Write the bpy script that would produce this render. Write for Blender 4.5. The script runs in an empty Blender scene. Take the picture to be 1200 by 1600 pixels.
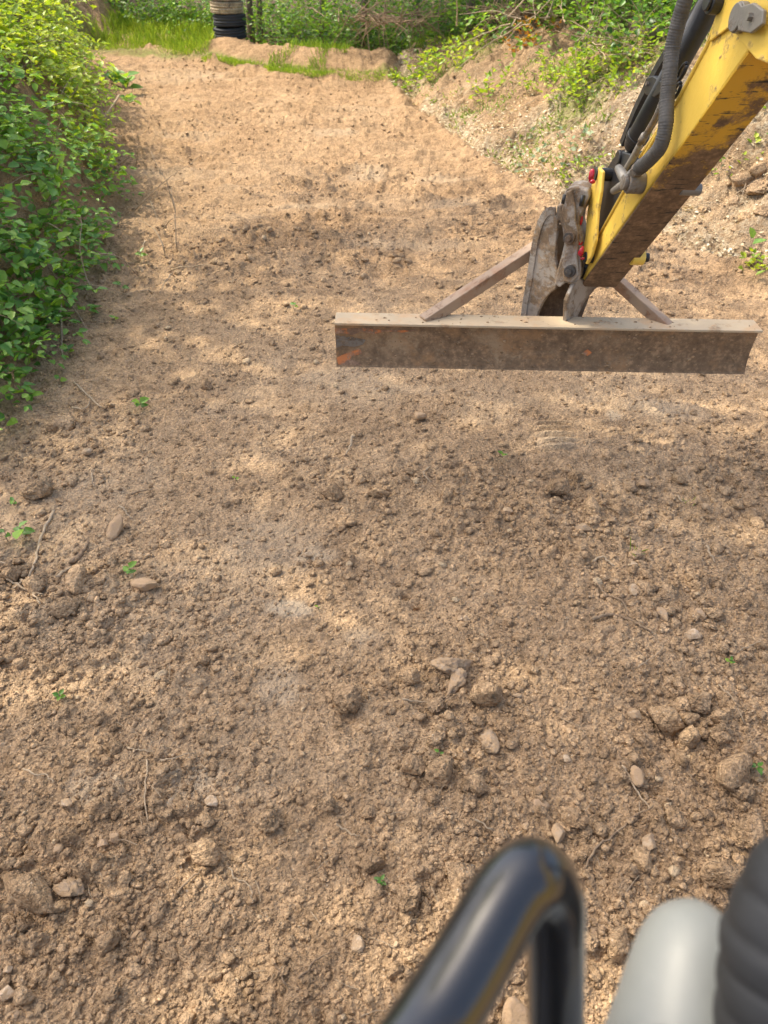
import bpy, math, random
import numpy as np
from mathutils import Vector, Matrix, Quaternion

random.seed(7)
RNG = np.random.default_rng(11)
R = math.radians
scene = bpy.context.scene
COL = scene.collection

# ------------------------------------------------------------------ camera
CAM_H, PITCH, FPX = 2.0, R(38.0), 1200.0
cam_data = bpy.data.cameras.new('camera')
cam = bpy.data.objects.new('camera', cam_data)
COL.objects.link(cam)
cam.location = (0, 0, CAM_H)
cam.rotation_euler = (R(90) - PITCH, 0, 0)
cam_data.sensor_fit = 'VERTICAL'
cam_data.sensor_height = 36.0
cam_data.lens = 36.0 * FPX / 1600.0
cam_data.clip_start = 0.02
cam_data.clip_end = 500
cam_data.dof.use_dof = True
cam_data.dof.focus_distance = 2.7
cam_data.dof.aperture_fstop = 4.6
scene.camera = cam

# ------------------------------------------------------------------ light
SUN_EL, SUN_AZ = 56.0, -65.0          # azimuth measured from +Y (ahead), negative = left
sd = Vector((math.sin(R(SUN_AZ)) * math.cos(R(SUN_EL)), math.cos(R(SUN_AZ)) * math.cos(R(SUN_EL)), math.sin(R(SUN_EL))))
world = bpy.data.worlds.new('World')
scene.world = world
world.use_nodes = True
wn = world.node_tree
bg = wn.nodes['Background']
sky = wn.nodes.new('ShaderNodeTexSky')
sky.sky_type = 'NISHITA'
sky.sun_disc = False
sky.sun_elevation = R(SUN_EL)
sky.sun_rotation = R(SUN_AZ)
sky.air_density = 1.0
sky.dust_density = 5.0
sky.ozone_density = 0.0
wn.links.new(sky.outputs[0], bg.inputs[0])
bg.inputs[1].default_value = 0.15
sun_data = bpy.data.lights.new('sun', 'SUN')
sun_data.energy = 2.0
sun_data.angle = R(0.53)
sun_data.color = (1.0, 0.90, 0.74)
sun = bpy.data.objects.new('sun', sun_data)
COL.objects.link(sun)
sun.rotation_euler = sd.to_track_quat('Z', 'Y').to_euler()
scene.view_settings.view_transform = 'Standard'
scene.view_settings.look = 'None'
scene.view_settings.gamma = 1
scene.view_settings.use_curve_mapping = False
scene.view_settings.exposure = 1.36
scene.render.engine = 'CYCLES'
scene.cycles.max_bounces = 6
scene.cycles.diffuse_bounces = 3
scene.cycles.glossy_bounces = 3
scene.cycles.transmission_bounces = 3

# ------------------------------------------------------------------ helpers
CF = Vector((0, math.cos(PITCH), -math.sin(PITCH)))
CU = Vector((0, math.sin(PITCH), math.cos(PITCH)))
CP = Vector((0, 0, CAM_H))

def ray(px, py):
    u = float(px - 600) / FPX
    v = float(800 - py) / FPX
    return CF + Vector((u, 0, 0)) + CU * v

def W(px, py, t):
    return CP + ray(px, py) * t

def on_plane(px, py, p0, n):
    d = ray(px, py)
    return CP + d * ((Vector(p0) - CP).dot(n) / d.dot(n))

def tag(o, label=None, cat=None, group=None, kind=None):
    if label: o['label'] = label
    if cat: o['category'] = cat
    if group: o['group'] = group
    if kind: o['kind'] = kind
    return o

def empty(name, loc, label=None, cat=None, group=None):
    o = bpy.data.objects.new(name, None)
    COL.objects.link(o)
    o.location = loc
    o.empty_display_size = 0.1
    return tag(o, label, cat, group)

def link_mesh(name, me, parent=None):
    o = bpy.data.objects.new(name, me)
    COL.objects.link(o)
    if parent:
        o.parent = parent
        p = parent
        off = Vector((0, 0, 0))
        while p:
            off += p.location
            p = p.parent
        o.location = -off                      # meshes are written in world coordinates
    return o

def np_mesh(name, V, F, mat, smooth=True, attrs=None):
    """V (n,3) array, F (m,k) int array"""
    me = bpy.data.meshes.new(name)
    V = np.asarray(V, np.float32)
    F = np.asarray(F, np.int32)
    m, k = F.shape
    me.vertices.add(len(V)); me.vertices.foreach_set('co', V.ravel())
    me.loops.add(m * k); me.loops.foreach_set('vertex_index', F.ravel())
    me.polygons.add(m)
    me.polygons.foreach_set('loop_start', np.arange(m, dtype=np.int32) * k)
    if smooth: me.polygons.foreach_set('use_smooth', np.ones(m, bool))
    me.update(calc_edges=True)
    if attrs:
        for an, av in attrs.items():
            a = me.attributes.new(an, 'FLOAT', 'POINT')
            a.data.foreach_set('value', np.asarray(av, np.float32).ravel())
    me.materials.append(mat)
    return me

class MB:
    """collects solids, built as one mesh"""
    def __init__(s): s.v = []; s.f = []; s.rnd = []
    def add(s, vs, fs):
        b = len(s.v)
        s.v += [tuple(x) for x in vs]
        s.f += [tuple(b + i for i in f) for f in fs]
    def frame_box(s, c, ax, ay, az):
        c = Vector(c); ax = Vector(ax); ay = Vector(ay); az = Vector(az)
        vs = [c + ax * i + ay * j + az * k for k in (-1, 1) for j in (-1, 1) for i in (-1, 1)]
        s.add(vs, [(0, 2, 3, 1), (4, 5, 7, 6), (0, 1, 5, 4), (2, 6, 7, 3), (0, 4, 6, 2), (1, 3, 7, 5)])
    def beam(s, a, b, w, h, up=(0, 0, 1)):
        a = Vector(a); b = Vector(b); d = (b - a)
        z = d.normalized(); x = z.cross(Vector(up)).normalized(); y = x.cross(z)
        s.frame_box((a + b) / 2, x * w / 2, y * h / 2, d / 2)
    def prism(s, pts, ext):
        n = len(pts); ext = Vector(ext)
        vs = [Vector(p) for p in pts] + [Vector(p) + ext for p in pts]
        s.add(vs, [tuple(range(n))[::-1], tuple(range(n, 2 * n))] + [(i, (i + 1) % n, n + (i + 1) % n, n + i) for i in range(n)])
    def tube(s, pts, rad, n=10, cap=True, squash=1.0):
        rad = float(rad) if isinstance(rad, (int, float, np.floating)) else [float(r) for r in rad]
        pts = [Vector(p) for p in pts]
        if not hasattr(rad, '__len__'): rad = [rad] * len(pts)
        ref = None; rings = []; base = len(s.v)
        for i, p in enumerate(pts):
            d = (pts[min(i + 1, len(pts) - 1)] - pts[max(i - 1, 0)]).normalized()
            if ref is None:
                ref = d.cross(Vector((0, 0, 1)) if abs(d.z) < 0.9 else Vector((1, 0, 0))).normalized()
            ref = (ref - d * ref.dot(d)).normalized()
            o = d.cross(ref)
            for k in range(n):
                a = 2 * math.pi * k / n
                s.v.append(tuple(p + (ref * math.cos(a) + o * math.sin(a) * squash) * rad[i]))
        for i in range(len(pts) - 1):
            for k in range(n):
                a = base + i * n + k; b = base + i * n + (k + 1) % n
                s.f.append((a, b, b + n, a + n))
        if cap:
            s.f.append(tuple(base + k for k in range(n))[::-1])
            s.f.append(tuple(base + (len(pts) - 1) * n + k for k in range(n)))
    def disc(s, a, b, r, n=20, r2=None):
        s.tube([a, b], [r, r if r2 is None else r2], n)
    def mesh(s, name, mat, smooth=False):
        me = bpy.data.meshes.new(name)
        me.from_pydata(s.v, [], s.f)
        me.materials.append(mat)
        if smooth: me.polygons.foreach_set('use_smooth', np.ones(len(me.polygons), bool))
        me.update()
        return me
    def build(s, name, mat, parent=None, smooth=False, bevel=0, seg=2, sub=0):
        o = link_mesh(name, s.mesh(name, mat, smooth), parent)
        if bevel:
            m = o.modifiers.new('bevel', 'BEVEL'); m.width = bevel; m.segments = seg; m.limit_method = 'ANGLE'; m.angle_limit = R(35)
            m.harden_normals = False
        if sub:
            m = o.modifiers.new('sub', 'SUBSURF'); m.levels = sub; m.render_levels = sub
        return o

def smooth_path(pts, n=8):
    """Catmull-Rom through 3D points"""
    P = [Vector(p) for p in pts]
    P = [P[0] * 2 - P[1]] + P + [P[-1] * 2 - P[-2]]
    out = []
    for i in range(1, len(P) - 2):
        for k in range(n):
            t = k / n
            a, b, c, d = P[i - 1], P[i], P[i + 1], P[i + 2]
            out.append(0.5 * ((2 * b) + (c - a) * t + (2 * a - 5 * b + 4 * c - d) * t * t + (3 * b - a - 3 * c + d) * t ** 3))
    out.append(P[-2])
    return out

# ---- noise in numpy
def _h(ix, iy, seed):
    n = (ix.astype(np.int64) * 374761393 + iy.astype(np.int64) * 668265263 + seed * 1274126177) & 0xffffffff
    n = ((n ^ (n >> 13)) * 1103515245) & 0xffffffff
    n = (n ^ (n >> 16)) * 2246822519 & 0xffffffff
    n = n ^ (n >> 15)
    return (n & 0xffffff) / float(0xffffff)

def vnoise(x, y, seed=0):
    ix = np.floor(x); iy = np.floor(y); fx = x - ix; fy = y - iy
    fx = fx * fx * (3 - 2 * fx); fy = fy * fy * (3 - 2 * fy)
    a = _h(ix, iy, seed); b = _h(ix + 1, iy, seed); c = _h(ix, iy + 1, seed); d = _h(ix + 1, iy + 1, seed)
    return (a * (1 - fx) + b * fx) * (1 - fy) + (c * (1 - fx) + d * fx) * fy

def fbm(x, y, seed=0, octv=4, gain=0.5):
    s = 0; a = 1; tot = 0
    for o in range(octv):
        s = s + a * vnoise(x * 2 ** o + 17.3 * o, y * 2 ** o - 9.1 * o, seed + o); tot += a; a *= gain
    return s / tot

def domes(x, y, cell, seed, prob=0.7, rmin=0.25, rmax=0.6):
    """field of irregular lumps: union of small domes, one candidate per cell"""
    gx = x / cell; gy = y / cell
    gx = gx + (vnoise(gx * 2.3, gy * 2.3, seed + 50) - .5) * .5
    gy = gy + (vnoise(gx * 2.3, gy * 2.3, seed + 60) - .5) * .5
    ix = np.floor(gx); iy = np.floor(gy)
    best = np.zeros_like(gx)
    for dx in (-1, 0, 1):
        for dy in (-1, 0, 1):
            cx = ix + dx; cy = iy + dy
            px = cx + _h(cx, cy, seed); py = cy + _h(cx, cy, seed + 1)
            r = rmin + (rmax - rmin) * _h(cx, cy, seed + 2) ** 2
            on = _h(cx, cy, seed + 3) < prob
            asp = 0.7 + 0.6 * _h(cx, cy, seed + 4)
            d2 = ((gx - px) * asp) ** 2 + ((gy - py) / asp) ** 2
            hgt = np.sqrt(np.maximum(0, 1 - d2 / (r * r))) * r
            best = np.maximum(best, np.where(on, hgt, 0))
    return best * cell

def sstep(a, b, x):
    t = np.clip((x - a) / (b - a), 0, 1)
    return t * t * (3 - 2 * t)

# ------------------------------------------------------------------ terrain
def base_z(y):
    y = np.asarray(y, float)
    return 0.034 * np.log1p(np.exp(np.clip((y - 4.0) * 2.0, -40, 40))) / 2.0

def base_hit(px, py):
    d = ray(px, py)
    t = CAM_H / max(1e-3, -d.z)
    for _ in range(60):
        y = d.y * t
        zt = float(base_z(y))
        t += (zt - (CAM_H + d.z * t)) / (d.z - 0.034 * d.y) * 0.8
    return d.x * t, d.y * t

LEDGE = [base_hit(*p) for p in [(-60, 700), (0, 640), (60, 592), (100, 548), (130, 500), (160, 430), (180, 370), (190, 300), (182, 240), (165, 195), (152, 150), (142, 95)]]
REDGE = [base_hit(*p) for p in [(1330, 500), (1200, 425), (1100, 388), (1000, 352), (900, 322), (850, 302), (800, 278), (760, 246), (700, 196), (650, 156), (622, 136)]]
FEDGE = [base_hit(*p) for p in [(100, 80), (160, 84), (250, 90), (340, 105), (430, 122), (520, 130), (640, 134)]]
LY = np.array([p[1] for p in LEDGE]); LX = np.array([p[0] for p in LEDGE])
RY = np.array([p[1] for p in REDGE]); RX = np.array([p[0] for p in REDGE])
FX = np.array([p[0] for p in FEDGE]); FY = np.array([p[1] for p in FEDGE])
BERM = [(p[0], p[1] + 0.95) for p in [base_hit(335, 107), base_hit(400, 118), base_hit(480, 128), base_hit(560, 132), base_hit(640, 134)]]

def left_d(x, y):
    return np.interp(y, LY, LX) - x + (vnoise(x * 1.7, y * 1.7, 5) - .5) * .35 * 1

def right_d(x, y):
    xe = np.interp(y, RY, RX)
    return x - xe + (vnoise(x * 1.9, y * 1.9, 8) - .5) * .25 + (vnoise(x * 8, y * 8, 18) - .5) * .12 + (vnoise(x * 22, y * 22, 19) - .5) * .05

def far_d(x, y):
    return y - np.interp(x, FX, FY) + (vnoise(x * 1.5, y * 1.5, 9) - .5) * .4

def berm_d(x, y):
    best = np.full(np.shape(x), 1e9)
    for (ax, ay), (bx, by) in zip(BERM[:-1], BERM[1:]):
        dx, dy = bx - ax, by - ay
        t = np.clip(((x - ax) * dx + (y - ay) * dy) / (dx * dx + dy * dy), 0, 1)
        best = np.minimum(best, np.hypot(x - ax - t * dx, y - ay - t * dy))
    return best

def macro(x, y):
    x = np.asarray(x, float); y = np.asarray(y, float)
    z = base_z(np.minimum(y, 24)) + (fbm(x * .8, y * .8, 3, 3) - .5) * .07
    dl = left_d(x, y)
    amp = np.interp(y, [1, 3, 5, 12, 20], [.7, .9, 1.25, 1.3, .7])
    z = z + amp * sstep(0, 1.15, dl) + .12 * np.clip(dl - 1.1, 0, 6) + sstep(0, .8, dl) * (fbm(x * 1.5, y * 1.5, 21, 3) - .5) * .35
    dr = right_d(x, y)
    ampr = np.interp(y, [2, 6, 9, 12, 14], [1.1, 1.0, .85, .62, .5])
    z = z + ampr * sstep(-.05, 1.9, dr) + .10 * np.clip(dr - 1.6, 0, 6) + sstep(0, .8, dr) * (fbm(x * 1.3, y * 1.3, 31, 4) - .5) * .3
    # small windrow + shallow ditch line at the foot of the right bank
    z = z + .055 * np.exp(-((dr + .20) / .08) ** 2) * (.4 + vnoise(x * 7, y * 7, 12)) - .09 * np.exp(-((dr - .04) / .10) ** 2)
    df = far_d(x, y)
    z = z + .06 * np.exp(-(df / .12) ** 2) * (x > -2.5)
    bd = berm_d(x, y)
    z = z + .27 * np.exp(-(bd / .42) ** 2) * (.8 + .5 * (fbm(x * 2, y * 2, 41, 3) - .5))
    z = z - .10 * sstep(1.9, 2.6, df)
    return z

GX0, GY0, GS_ = -12.0, -8.0, .04
_gx = np.arange(GX0, 12.01, GS_); _gy = np.arange(GY0, 24.01, GS_)
_GRID = macro(*np.meshgrid(_gx, _gy))
def mz(x, y):
    fx = min(max((x - GX0) / GS_, 0), len(_gx) - 1.001); fy = min(max((y - GY0) / GS_, 0), len(_gy) - 1.001)
    i = int(fx); j = int(fy); fx -= i; fy -= j
    g = _GRID
    return float((g[j, i] * (1 - fx) + g[j, i + 1] * fx) * (1 - fy) + (g[j + 1, i] * (1 - fx) + g[j + 1, i + 1] * fx) * fy)
def mzv(x, y):
    fx = np.clip((x - GX0) / GS_, 0, len(_gx) - 1.001); fy = np.clip((y - GY0) / GS_, 0, len(_gy) - 1.001)
    i = fx.astype(int); j = fy.astype(int); fx = fx - i; fy = fy - j
    g = _GRID
    return (g[j, i] * (1 - fx) + g[j, i + 1] * fx) * (1 - fy) + (g[j + 1, i] * (1 - fx) + g[j + 1, i + 1] * fx) * fy

DIPS = [(base_hit(622, 912), .018, .035), (base_hit(634, 930), .02, .04), (base_hit(652, 946), .022, .04), (base_hit(30, 1330), .03, .03),
        (base_hit(1020, 1238), .03, .03), (base_hit(545, 1122), .03, .02), (base_hit(1050, 1160), .05, .02), (base_hit(880, 770), .05, .02), (base_hit(720, 725), .03, .02)]
ROUGH = [(base_hit(1080, 1130), .30, 1.0), (base_hit(1080, 940), .35, .8), (base_hit(740, 1180), .22, .9), (base_hit(100, 1330), .25, .7), (base_hit(930, 800), .30, .8),
         (base_hit(60, 930), .35, .8), (base_hit(1100, 1350), .25, 1.0), (base_hit(480, 780), .35, .5), (base_hit(850, 1450), .25, .8), (base_hit(740, 1060), .2, .9),
         (base_hit(120, 690), .4, .7), (base_hit(300, 1560), .3, .5), (base_hit(660, 1400), .22, .6), (base_hit(740, 820), .3, .7)]
SMOOTHP = [(base_hit(870, 675), .22), (base_hit(400, 1120), .16), (base_hit(460, 950), .12), (base_hit(600, 1000), .1), (base_hit(420, 830), .3), (base_hit(520, 600), .35),
           (base_hit(1050, 640), .3), (base_hit(90, 1240), .15)]

def rough(x, y):
    r = .16 + .6 * sstep(.45, .72, fbm(x * 1.1 + 3, y * 1.1, 77, 3))
    for (c, s, a) in ROUGH:
        r = r + a * .8 * np.exp(-((x - c[0]) ** 2 + (y - c[1]) ** 2) / (s * s))
    for (c, s) in SMOOTHP:
        r = r * (1 - .85 * np.exp(-((x - c[0]) ** 2 + (y - c[1]) ** 2) / (s * s)))
    return np.clip(r, .05, 1.3)

def detail(x, y, sp=None):
    """clods, crumbs and scrape marks"""
    x = np.asarray(x, float); y = np.asarray(y, float)
    if sp is None: sp = np.full(x.shape, .003)
    rg = rough(x, y)
    wx = x + (vnoise(x * 9, y * 9, 90) - .5) * .06
    wy = y + (vnoise(x * 9, y * 9, 91) - .5) * .06
    z = (fbm(x * 6, y * 6, 60, 4, .55) - .5) * .035
    z = z + (fbm(x * 22, y * 22, 62, 3, .6) - .5) * .014 * sstep(.03, .006, sp)
    big = domes(wx, wy, .17, 100, .42, .14, .36)
    z = z + big * .55 * rg + (fbm(x * 5, y * 17, 66, 4, .7) - .5) * .065 * sstep(4, 7, y)
    z = z + domes(wx, wy, .11, 105, .7, .15, .45) * .85 * sstep(3.5, 6, y) * (.35 + rg)
    z = z + domes(wx, wy, .075, 110, .6, .2, .5) * .85 * (.06 + .94 * rg) * sstep(.06, .02, sp)
    z = z + domes(x, y, .034, 120, .8, .25, .6) * .62 * (.22 + .75 * rg) * sstep(.03, .010, sp)
    z = z + domes(x, y, .017, 130, .8, .3, .62) * .55 * sstep(.015, .005, sp)
    far = .25 * sstep(1.5, 3, y) + .75 * sstep(4.0, 7.0, y)
    stre = vnoise(x * .9 + fbm(x, y, 140, 2) * 2, y * 6.5 + x * .8, 141) * .6 + vnoise(x * 2.1, y * 14 + x * 1.2, 142) * .4
    z = z + (stre - .5) * .10 * far
    z = z + domes(x + y * .1, y * 1.6, .3, 150, .5, .12, .3) * .35 * far
    # crawler track imprint
    c = base_hit(870, 680)
    w = np.exp(-((x - c[0]) / .085) ** 4) * np.exp(-((y - c[1]) / .16) ** 4)
    z = z * (1 - .7 * w) + w * .020 * np.sign(np.sin((y - c[1]) * 2 * np.pi / .055 + np.abs(x - c[0]) * 8)) * .8
    for (c, s, a) in DIPS:
        z = z - a * 1.2 * np.exp(-(((x - c[0]) / s) ** 2 + ((y - c[1]) / (s * .8)) ** 2))
    return z

def full_z(x, y, sp=None):
    return macro(x, y) + detail(x, y, sp)

def hit(px, py, fine=True):
    """where the sight line of a photo pixel meets the ground"""
    d = ray(px, py)
    t = np.concatenate([np.linspace(.8, 8, 700), np.linspace(8.02, 40, 900)])
    x = d.x * t; y = d.y * t; z = CAM_H + d.z * t
    below = np.nonzero(z < mzv(x, y))[0]
    i = below[0] if len(below) else len(t) - 1
    X, Y = float(x[i]), float(y[i])
    Z = float(full_z(np.array([X]), np.array([Y]))[0]) if fine else mz(X, Y)
    return Vector((X, Y, Z)), float(t[i])

# ------------------------------------------------------------------ materials
def mat_new(name):
    m = bpy.data.materials.new(name); m.use_nodes = True
    nt = m.node_tree
    return m, nt, nt.nodes['Principled BSDF']

def node(nt, typ, **kw):
    n = nt.nodes.new(typ)
    for k, v in kw.items():
        if k in ('inp',):
            for kk, vv in v.items(): n.inputs[kk].default_value = vv
        else: setattr(n, k, v)
    return n

def ramp(nt, src, stops):
    r = nt.nodes.new('ShaderNodeValToRGB')
    el = r.color_ramp.elements
    while len(el) > 1: el.remove(el[-1])
    el[0].position = stops[0][0]; el[0].color = (*stops[0][1], 1)
    for p, c in stops[1:]:
        e = el.new(p); e.color = (*c, 1)
    nt.links.new(src, r.inputs[0])
    return r.outputs[0]

def mixc(nt, fac, a, b, mode='MIX'):
    m = nt.nodes.new('ShaderNodeMix'); m.data_type = 'RGBA'; m.blend_type = mode
    for sock, val in ((m.inputs[0], fac), (m.inputs[6], a), (m.inputs[7], b)):
        if isinstance(val, (int, float)): sock.default_value = val
        elif isinstance(val, tuple): sock.default_value = (*val, 1)
        else: nt.links.new(val, sock)
    return m.outputs[2]

def math_n(nt, op, a, b=None, c=None):
    m = nt.nodes.new('ShaderNodeMath'); m.operation = op
    for i, v in enumerate((a, b, c)):
        if v is None: continue
        if isinstance(v, (int, float)): m.inputs[i].default_value = v
        else: nt.links.new(v, m.inputs[i])
    return m.outputs[0]

def geo_pos(nt):
    return nt.nodes.new('ShaderNodeNewGeometry').outputs['Position']

def noise_t(nt, scale, detail=4, rough_=.55, vec=None, dist=0):
    n = node(nt, 'ShaderNodeTexNoise', inp={'Scale': scale, 'Detail': detail, 'Roughness': rough_, 'Distortion': dist})
    if vec is not None: nt.links.new(vec, n.inputs['Vector'])
    return n.outputs[0]

def vor_t(nt, scale, vec=None, feature='F1', out=0):
    n = node(nt, 'ShaderNodeTexVoronoi', feature=feature, inp={'Scale': scale})
    if vec is not None: nt.links.new(vec, n.inputs['Vector'])
    return n.outputs[out]

def bump(nt, h, dist, strength, bsdf, prev=None):
    b = node(nt, 'ShaderNodeBump', inp={'Distance': dist, 'Strength': strength})
    nt.links.new(h, b.inputs['Height'])
    if prev is not None: nt.links.new(prev, b.inputs['Normal'])
    nt.links.new(b.outputs[0], bsdf.inputs['Normal'])
    return b.outputs[0]

def attr(nt, name):
    return node(nt, 'ShaderNodeAttribute', attribute_name=name).outputs['Fac']

def make_soil(name, clod=False):
    m, nt, b = mat_new(name)
    pos = geo_pos(nt)
    n1 = noise_t(nt, 1.3, 5, .6, pos)
    n2 = noise_t(nt, 14, 5, .65, pos)
    n3 = noise_t(nt, 130, 4, .7, pos)
    c = ramp(nt, n1, [(.3, (.338, .233, .138)), (.52, (.412, .288, .172)), (.75, (.472, .340, .211))])
    c2 = ramp(nt, n2, [(.28, (.50, .47, .44)), (.5, (.98, .98, .98)), (.72, (1.34, 1.32, 1.28))])
    c = mixc(nt, .8, c, c2, 'MULTIPLY')
    c3 = ramp(nt, n3, [(.25, (.55, .53, .5)), (.5, (1, 1, 1)), (.72, (1.35, 1.33, 1.3))])
    c = mixc(nt, .75, c, c3, 'MULTIPLY')
    vg = node(nt, 'ShaderNodeTexVoronoi', inp={'Scale': 120.0}); nt.links.new(pos, vg.inputs['Vector'])
    c = mixc(nt, .7, c, ramp(nt, node_sep(nt, vg.outputs['Color']), [(0, (.68, .66, .62)), (.5, (1, 1, 1)), (1, (1.35, 1.33, 1.3))]), 'MULTIPLY')
    # pale grit
    v = node(nt, 'ShaderNodeTexVoronoi', inp={'Scale': 75.0})
    nt.links.new(pos, v.inputs['Vector'])
    sel = ramp(nt, v.outputs['Distance'], [(.12, (1, 1, 1)), (.2, (0, 0, 0))])
    pick = math_n(nt, 'GREATER_THAN', node_sep(nt, v.outputs['Color']), .86)
    c = mixc(nt, math_n(nt, 'MULTIPLY', sel, math_n(nt, 'MULTIPLY', pick, .75)), c, (.60, .50, .37))
    if not clod:
        pale = attr(nt, 'pale'); lit = attr(nt, 'litter'); moss = attr(nt, 'moss'); dark = attr(nt, 'duff')
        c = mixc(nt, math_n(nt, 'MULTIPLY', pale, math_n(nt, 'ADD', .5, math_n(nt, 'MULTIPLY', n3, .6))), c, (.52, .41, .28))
        lt = ramp(nt, noise_t(nt, 26, 4, .7, pos), [(.35, (.20, .13, .075)), (.5, (.38, .29, .18)), (.68, (.62, .53, .38))])
        c = mixc(nt, math_n(nt, 'MULTIPLY', attr(nt, 'warm'), .36), c, (.78, .66, .52), 'MULTIPLY')
        c = mixc(nt, lit, c, lt)
        ms = ramp(nt, noise_t(nt, 19, 4, .7, pos), [(.35, (.13, .11, .04)), (.6, (.20, .24, .06)), (.8, (.27, .30, .09))])
        c = mixc(nt, moss, c, ms)
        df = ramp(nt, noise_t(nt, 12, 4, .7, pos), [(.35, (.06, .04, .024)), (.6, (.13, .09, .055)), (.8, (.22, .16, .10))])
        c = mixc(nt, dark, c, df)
    else:
        oi = nt.nodes.new('ShaderNodeObjectInfo')
        c = mixc(nt, .5, c, ramp(nt, attr(nt, 'rnd'), [(0, (.85, .84, .83)), (.5, (1.12, 1.12, 1.12)), (1, (1.4, 1.4, 1.38))]), 'MULTIPLY')
        c = mixc(nt, math_n(nt, 'GREATER_THAN', attr(nt, 'rnd'), 1.5), c, (.56, .42, .26))
    nt.links.new(c, b.inputs['Base Color'])
    b.inputs['Roughness'].default_value = .95
    b.inputs['Specular IOR Level'].default_value = .15
    wv = nt.nodes.new('ShaderNodeVectorMath'); wv.operation = 'MULTIPLY_ADD'
    wn_ = node(nt, 'ShaderNodeTexNoise', inp={'Scale': 60.0, 'Detail': 2.0}); nt.links.new(pos, wn_.inputs['Vector'])
    nt.links.new(wn_.outputs['Color'], wv.inputs[0]); wv.inputs[1].default_value = (.012, .012, .012); nt.links.new(pos, wv.inputs[2])
    v1 = math_n(nt, 'SUBTRACT', 1, vor_t(nt, 38, wv.outputs[0])); v2 = math_n(nt, 'SUBTRACT', 1, vor_t(nt, 85, wv.outputs[0])); v3 = math_n(nt, 'SUBTRACT', 1, vor_t(nt, 190, wv.outputs[0]))
    hsum = math_n(nt, 'ADD', math_n(nt, 'MULTIPLY', v1, .9), math_n(nt, 'ADD', math_n(nt, 'MULTIPLY', v2, .75), math_n(nt, 'ADD', math_n(nt, 'MULTIPLY', v3, .40), math_n(nt, 'MULTIPLY', n3, .6))))
    bump(nt, hsum, .012, .9, b)
    return m

def node_sep(nt, col):
    s = nt.nodes.new('ShaderNodeSeparateColor'); nt.links.new(col, s.inputs[0]); return s.outputs[0]

def make_stone(name, c1, c2, sc=30):
    m, nt, b = mat_new(name)
    tc = nt.nodes.new('ShaderNodeTexCoord').outputs['Object']
    pos = geo_pos(nt)
    n = noise_t(nt, sc, 5, .65, pos)
    c = ramp(nt, n, [(.3, c1), (.65, c2)])
    c = mixc(nt, ramp(nt, noise_t(nt, 60, 4, .7, pos), [(.40, (.15, .15, .15)), (.52, (.9, .9, .9))]), c, (.40, .27, .15))
    nt.links.new(c, b.inputs['Base Color'])
    b.inputs['Roughness'].default_value = .85
    bump(nt, noise_t(nt, 160, 4, .7, pos), .006, .7, b)
    return m

def make_leaf(name, dark, mid, light, gloss=.38, trans=.45):
    m, nt, b = mat_new(name)
    nt.nodes.remove(b)
    r = attr(nt, 'rnd')
    c = ramp(nt, r, [(0, dark), (.5, mid), (1, light)])
    pos = geo_pos(nt)
    c = mixc(nt, .5, c, ramp(nt, noise_t(nt, 40, 3, .6, pos), [(.3, (.7, .75, .7)), (.7, (1.25, 1.2, 1.1))]), 'MULTIPLY')
    d = nt.nodes.new('ShaderNodeBsdfDiffuse'); t = nt.nodes.new('ShaderNodeBsdfTranslucent'); g = nt.nodes.new('ShaderNodeBsdfGlossy')
    g.inputs['Roughness'].default_value = gloss
    g.inputs['Color'].default_value = (.9, .95, .9, 1)
    nt.links.new(c, d.inputs['Color'])
    tcol = mixc(nt, 1.0, c, (1.35, 1.30, .5), 'MULTIPLY')
    nt.links.new(tcol, t.inputs['Color'])
    m1 = nt.nodes.new('ShaderNodeMixShader'); m1.inputs[0].default_value = trans
    nt.links.new(d.outputs[0], m1.inputs[1]); nt.links.new(t.outputs[0], m1.inputs[2])
    lw = nt.nodes.new('ShaderNodeLayerWeight'); lw.inputs[0].default_value = .25
    m2 = nt.nodes.new('ShaderNodeMixShader')
    nt.links.new(math_n(nt, 'ADD', .022, math_n(nt, 'MULTIPLY', lw.outputs['Facing'], .06)), m2.inputs[0])
    nt.links.new(m1.outputs[0], m2.inputs[1]); nt.links.new(g.outputs[0], m2.inputs[2])
    nt.links.new(m2.outputs[0], nt.nodes['Material Output'].inputs['Surface'])
    return m

def make_bark(name, c1, c2, sc=40):
    m, nt, b = mat_new(name)
    pos = geo_pos(nt)
    mp = nt.nodes.new('ShaderNodeMapping'); mp.inputs['Scale'].default_value = (1, 1, .25)
    nt.links.new(pos, mp.inputs[0])
    n = noise_t(nt, sc, 5, .7, mp.outputs[0])
    nt.links.new(ramp(nt, n, [(.3, c1), (.7, c2)]), b.inputs['Base Color'])
    b.inputs['Roughness'].default_value = .9
    bump(nt, n, .01, .6, b)
    return m

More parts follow.
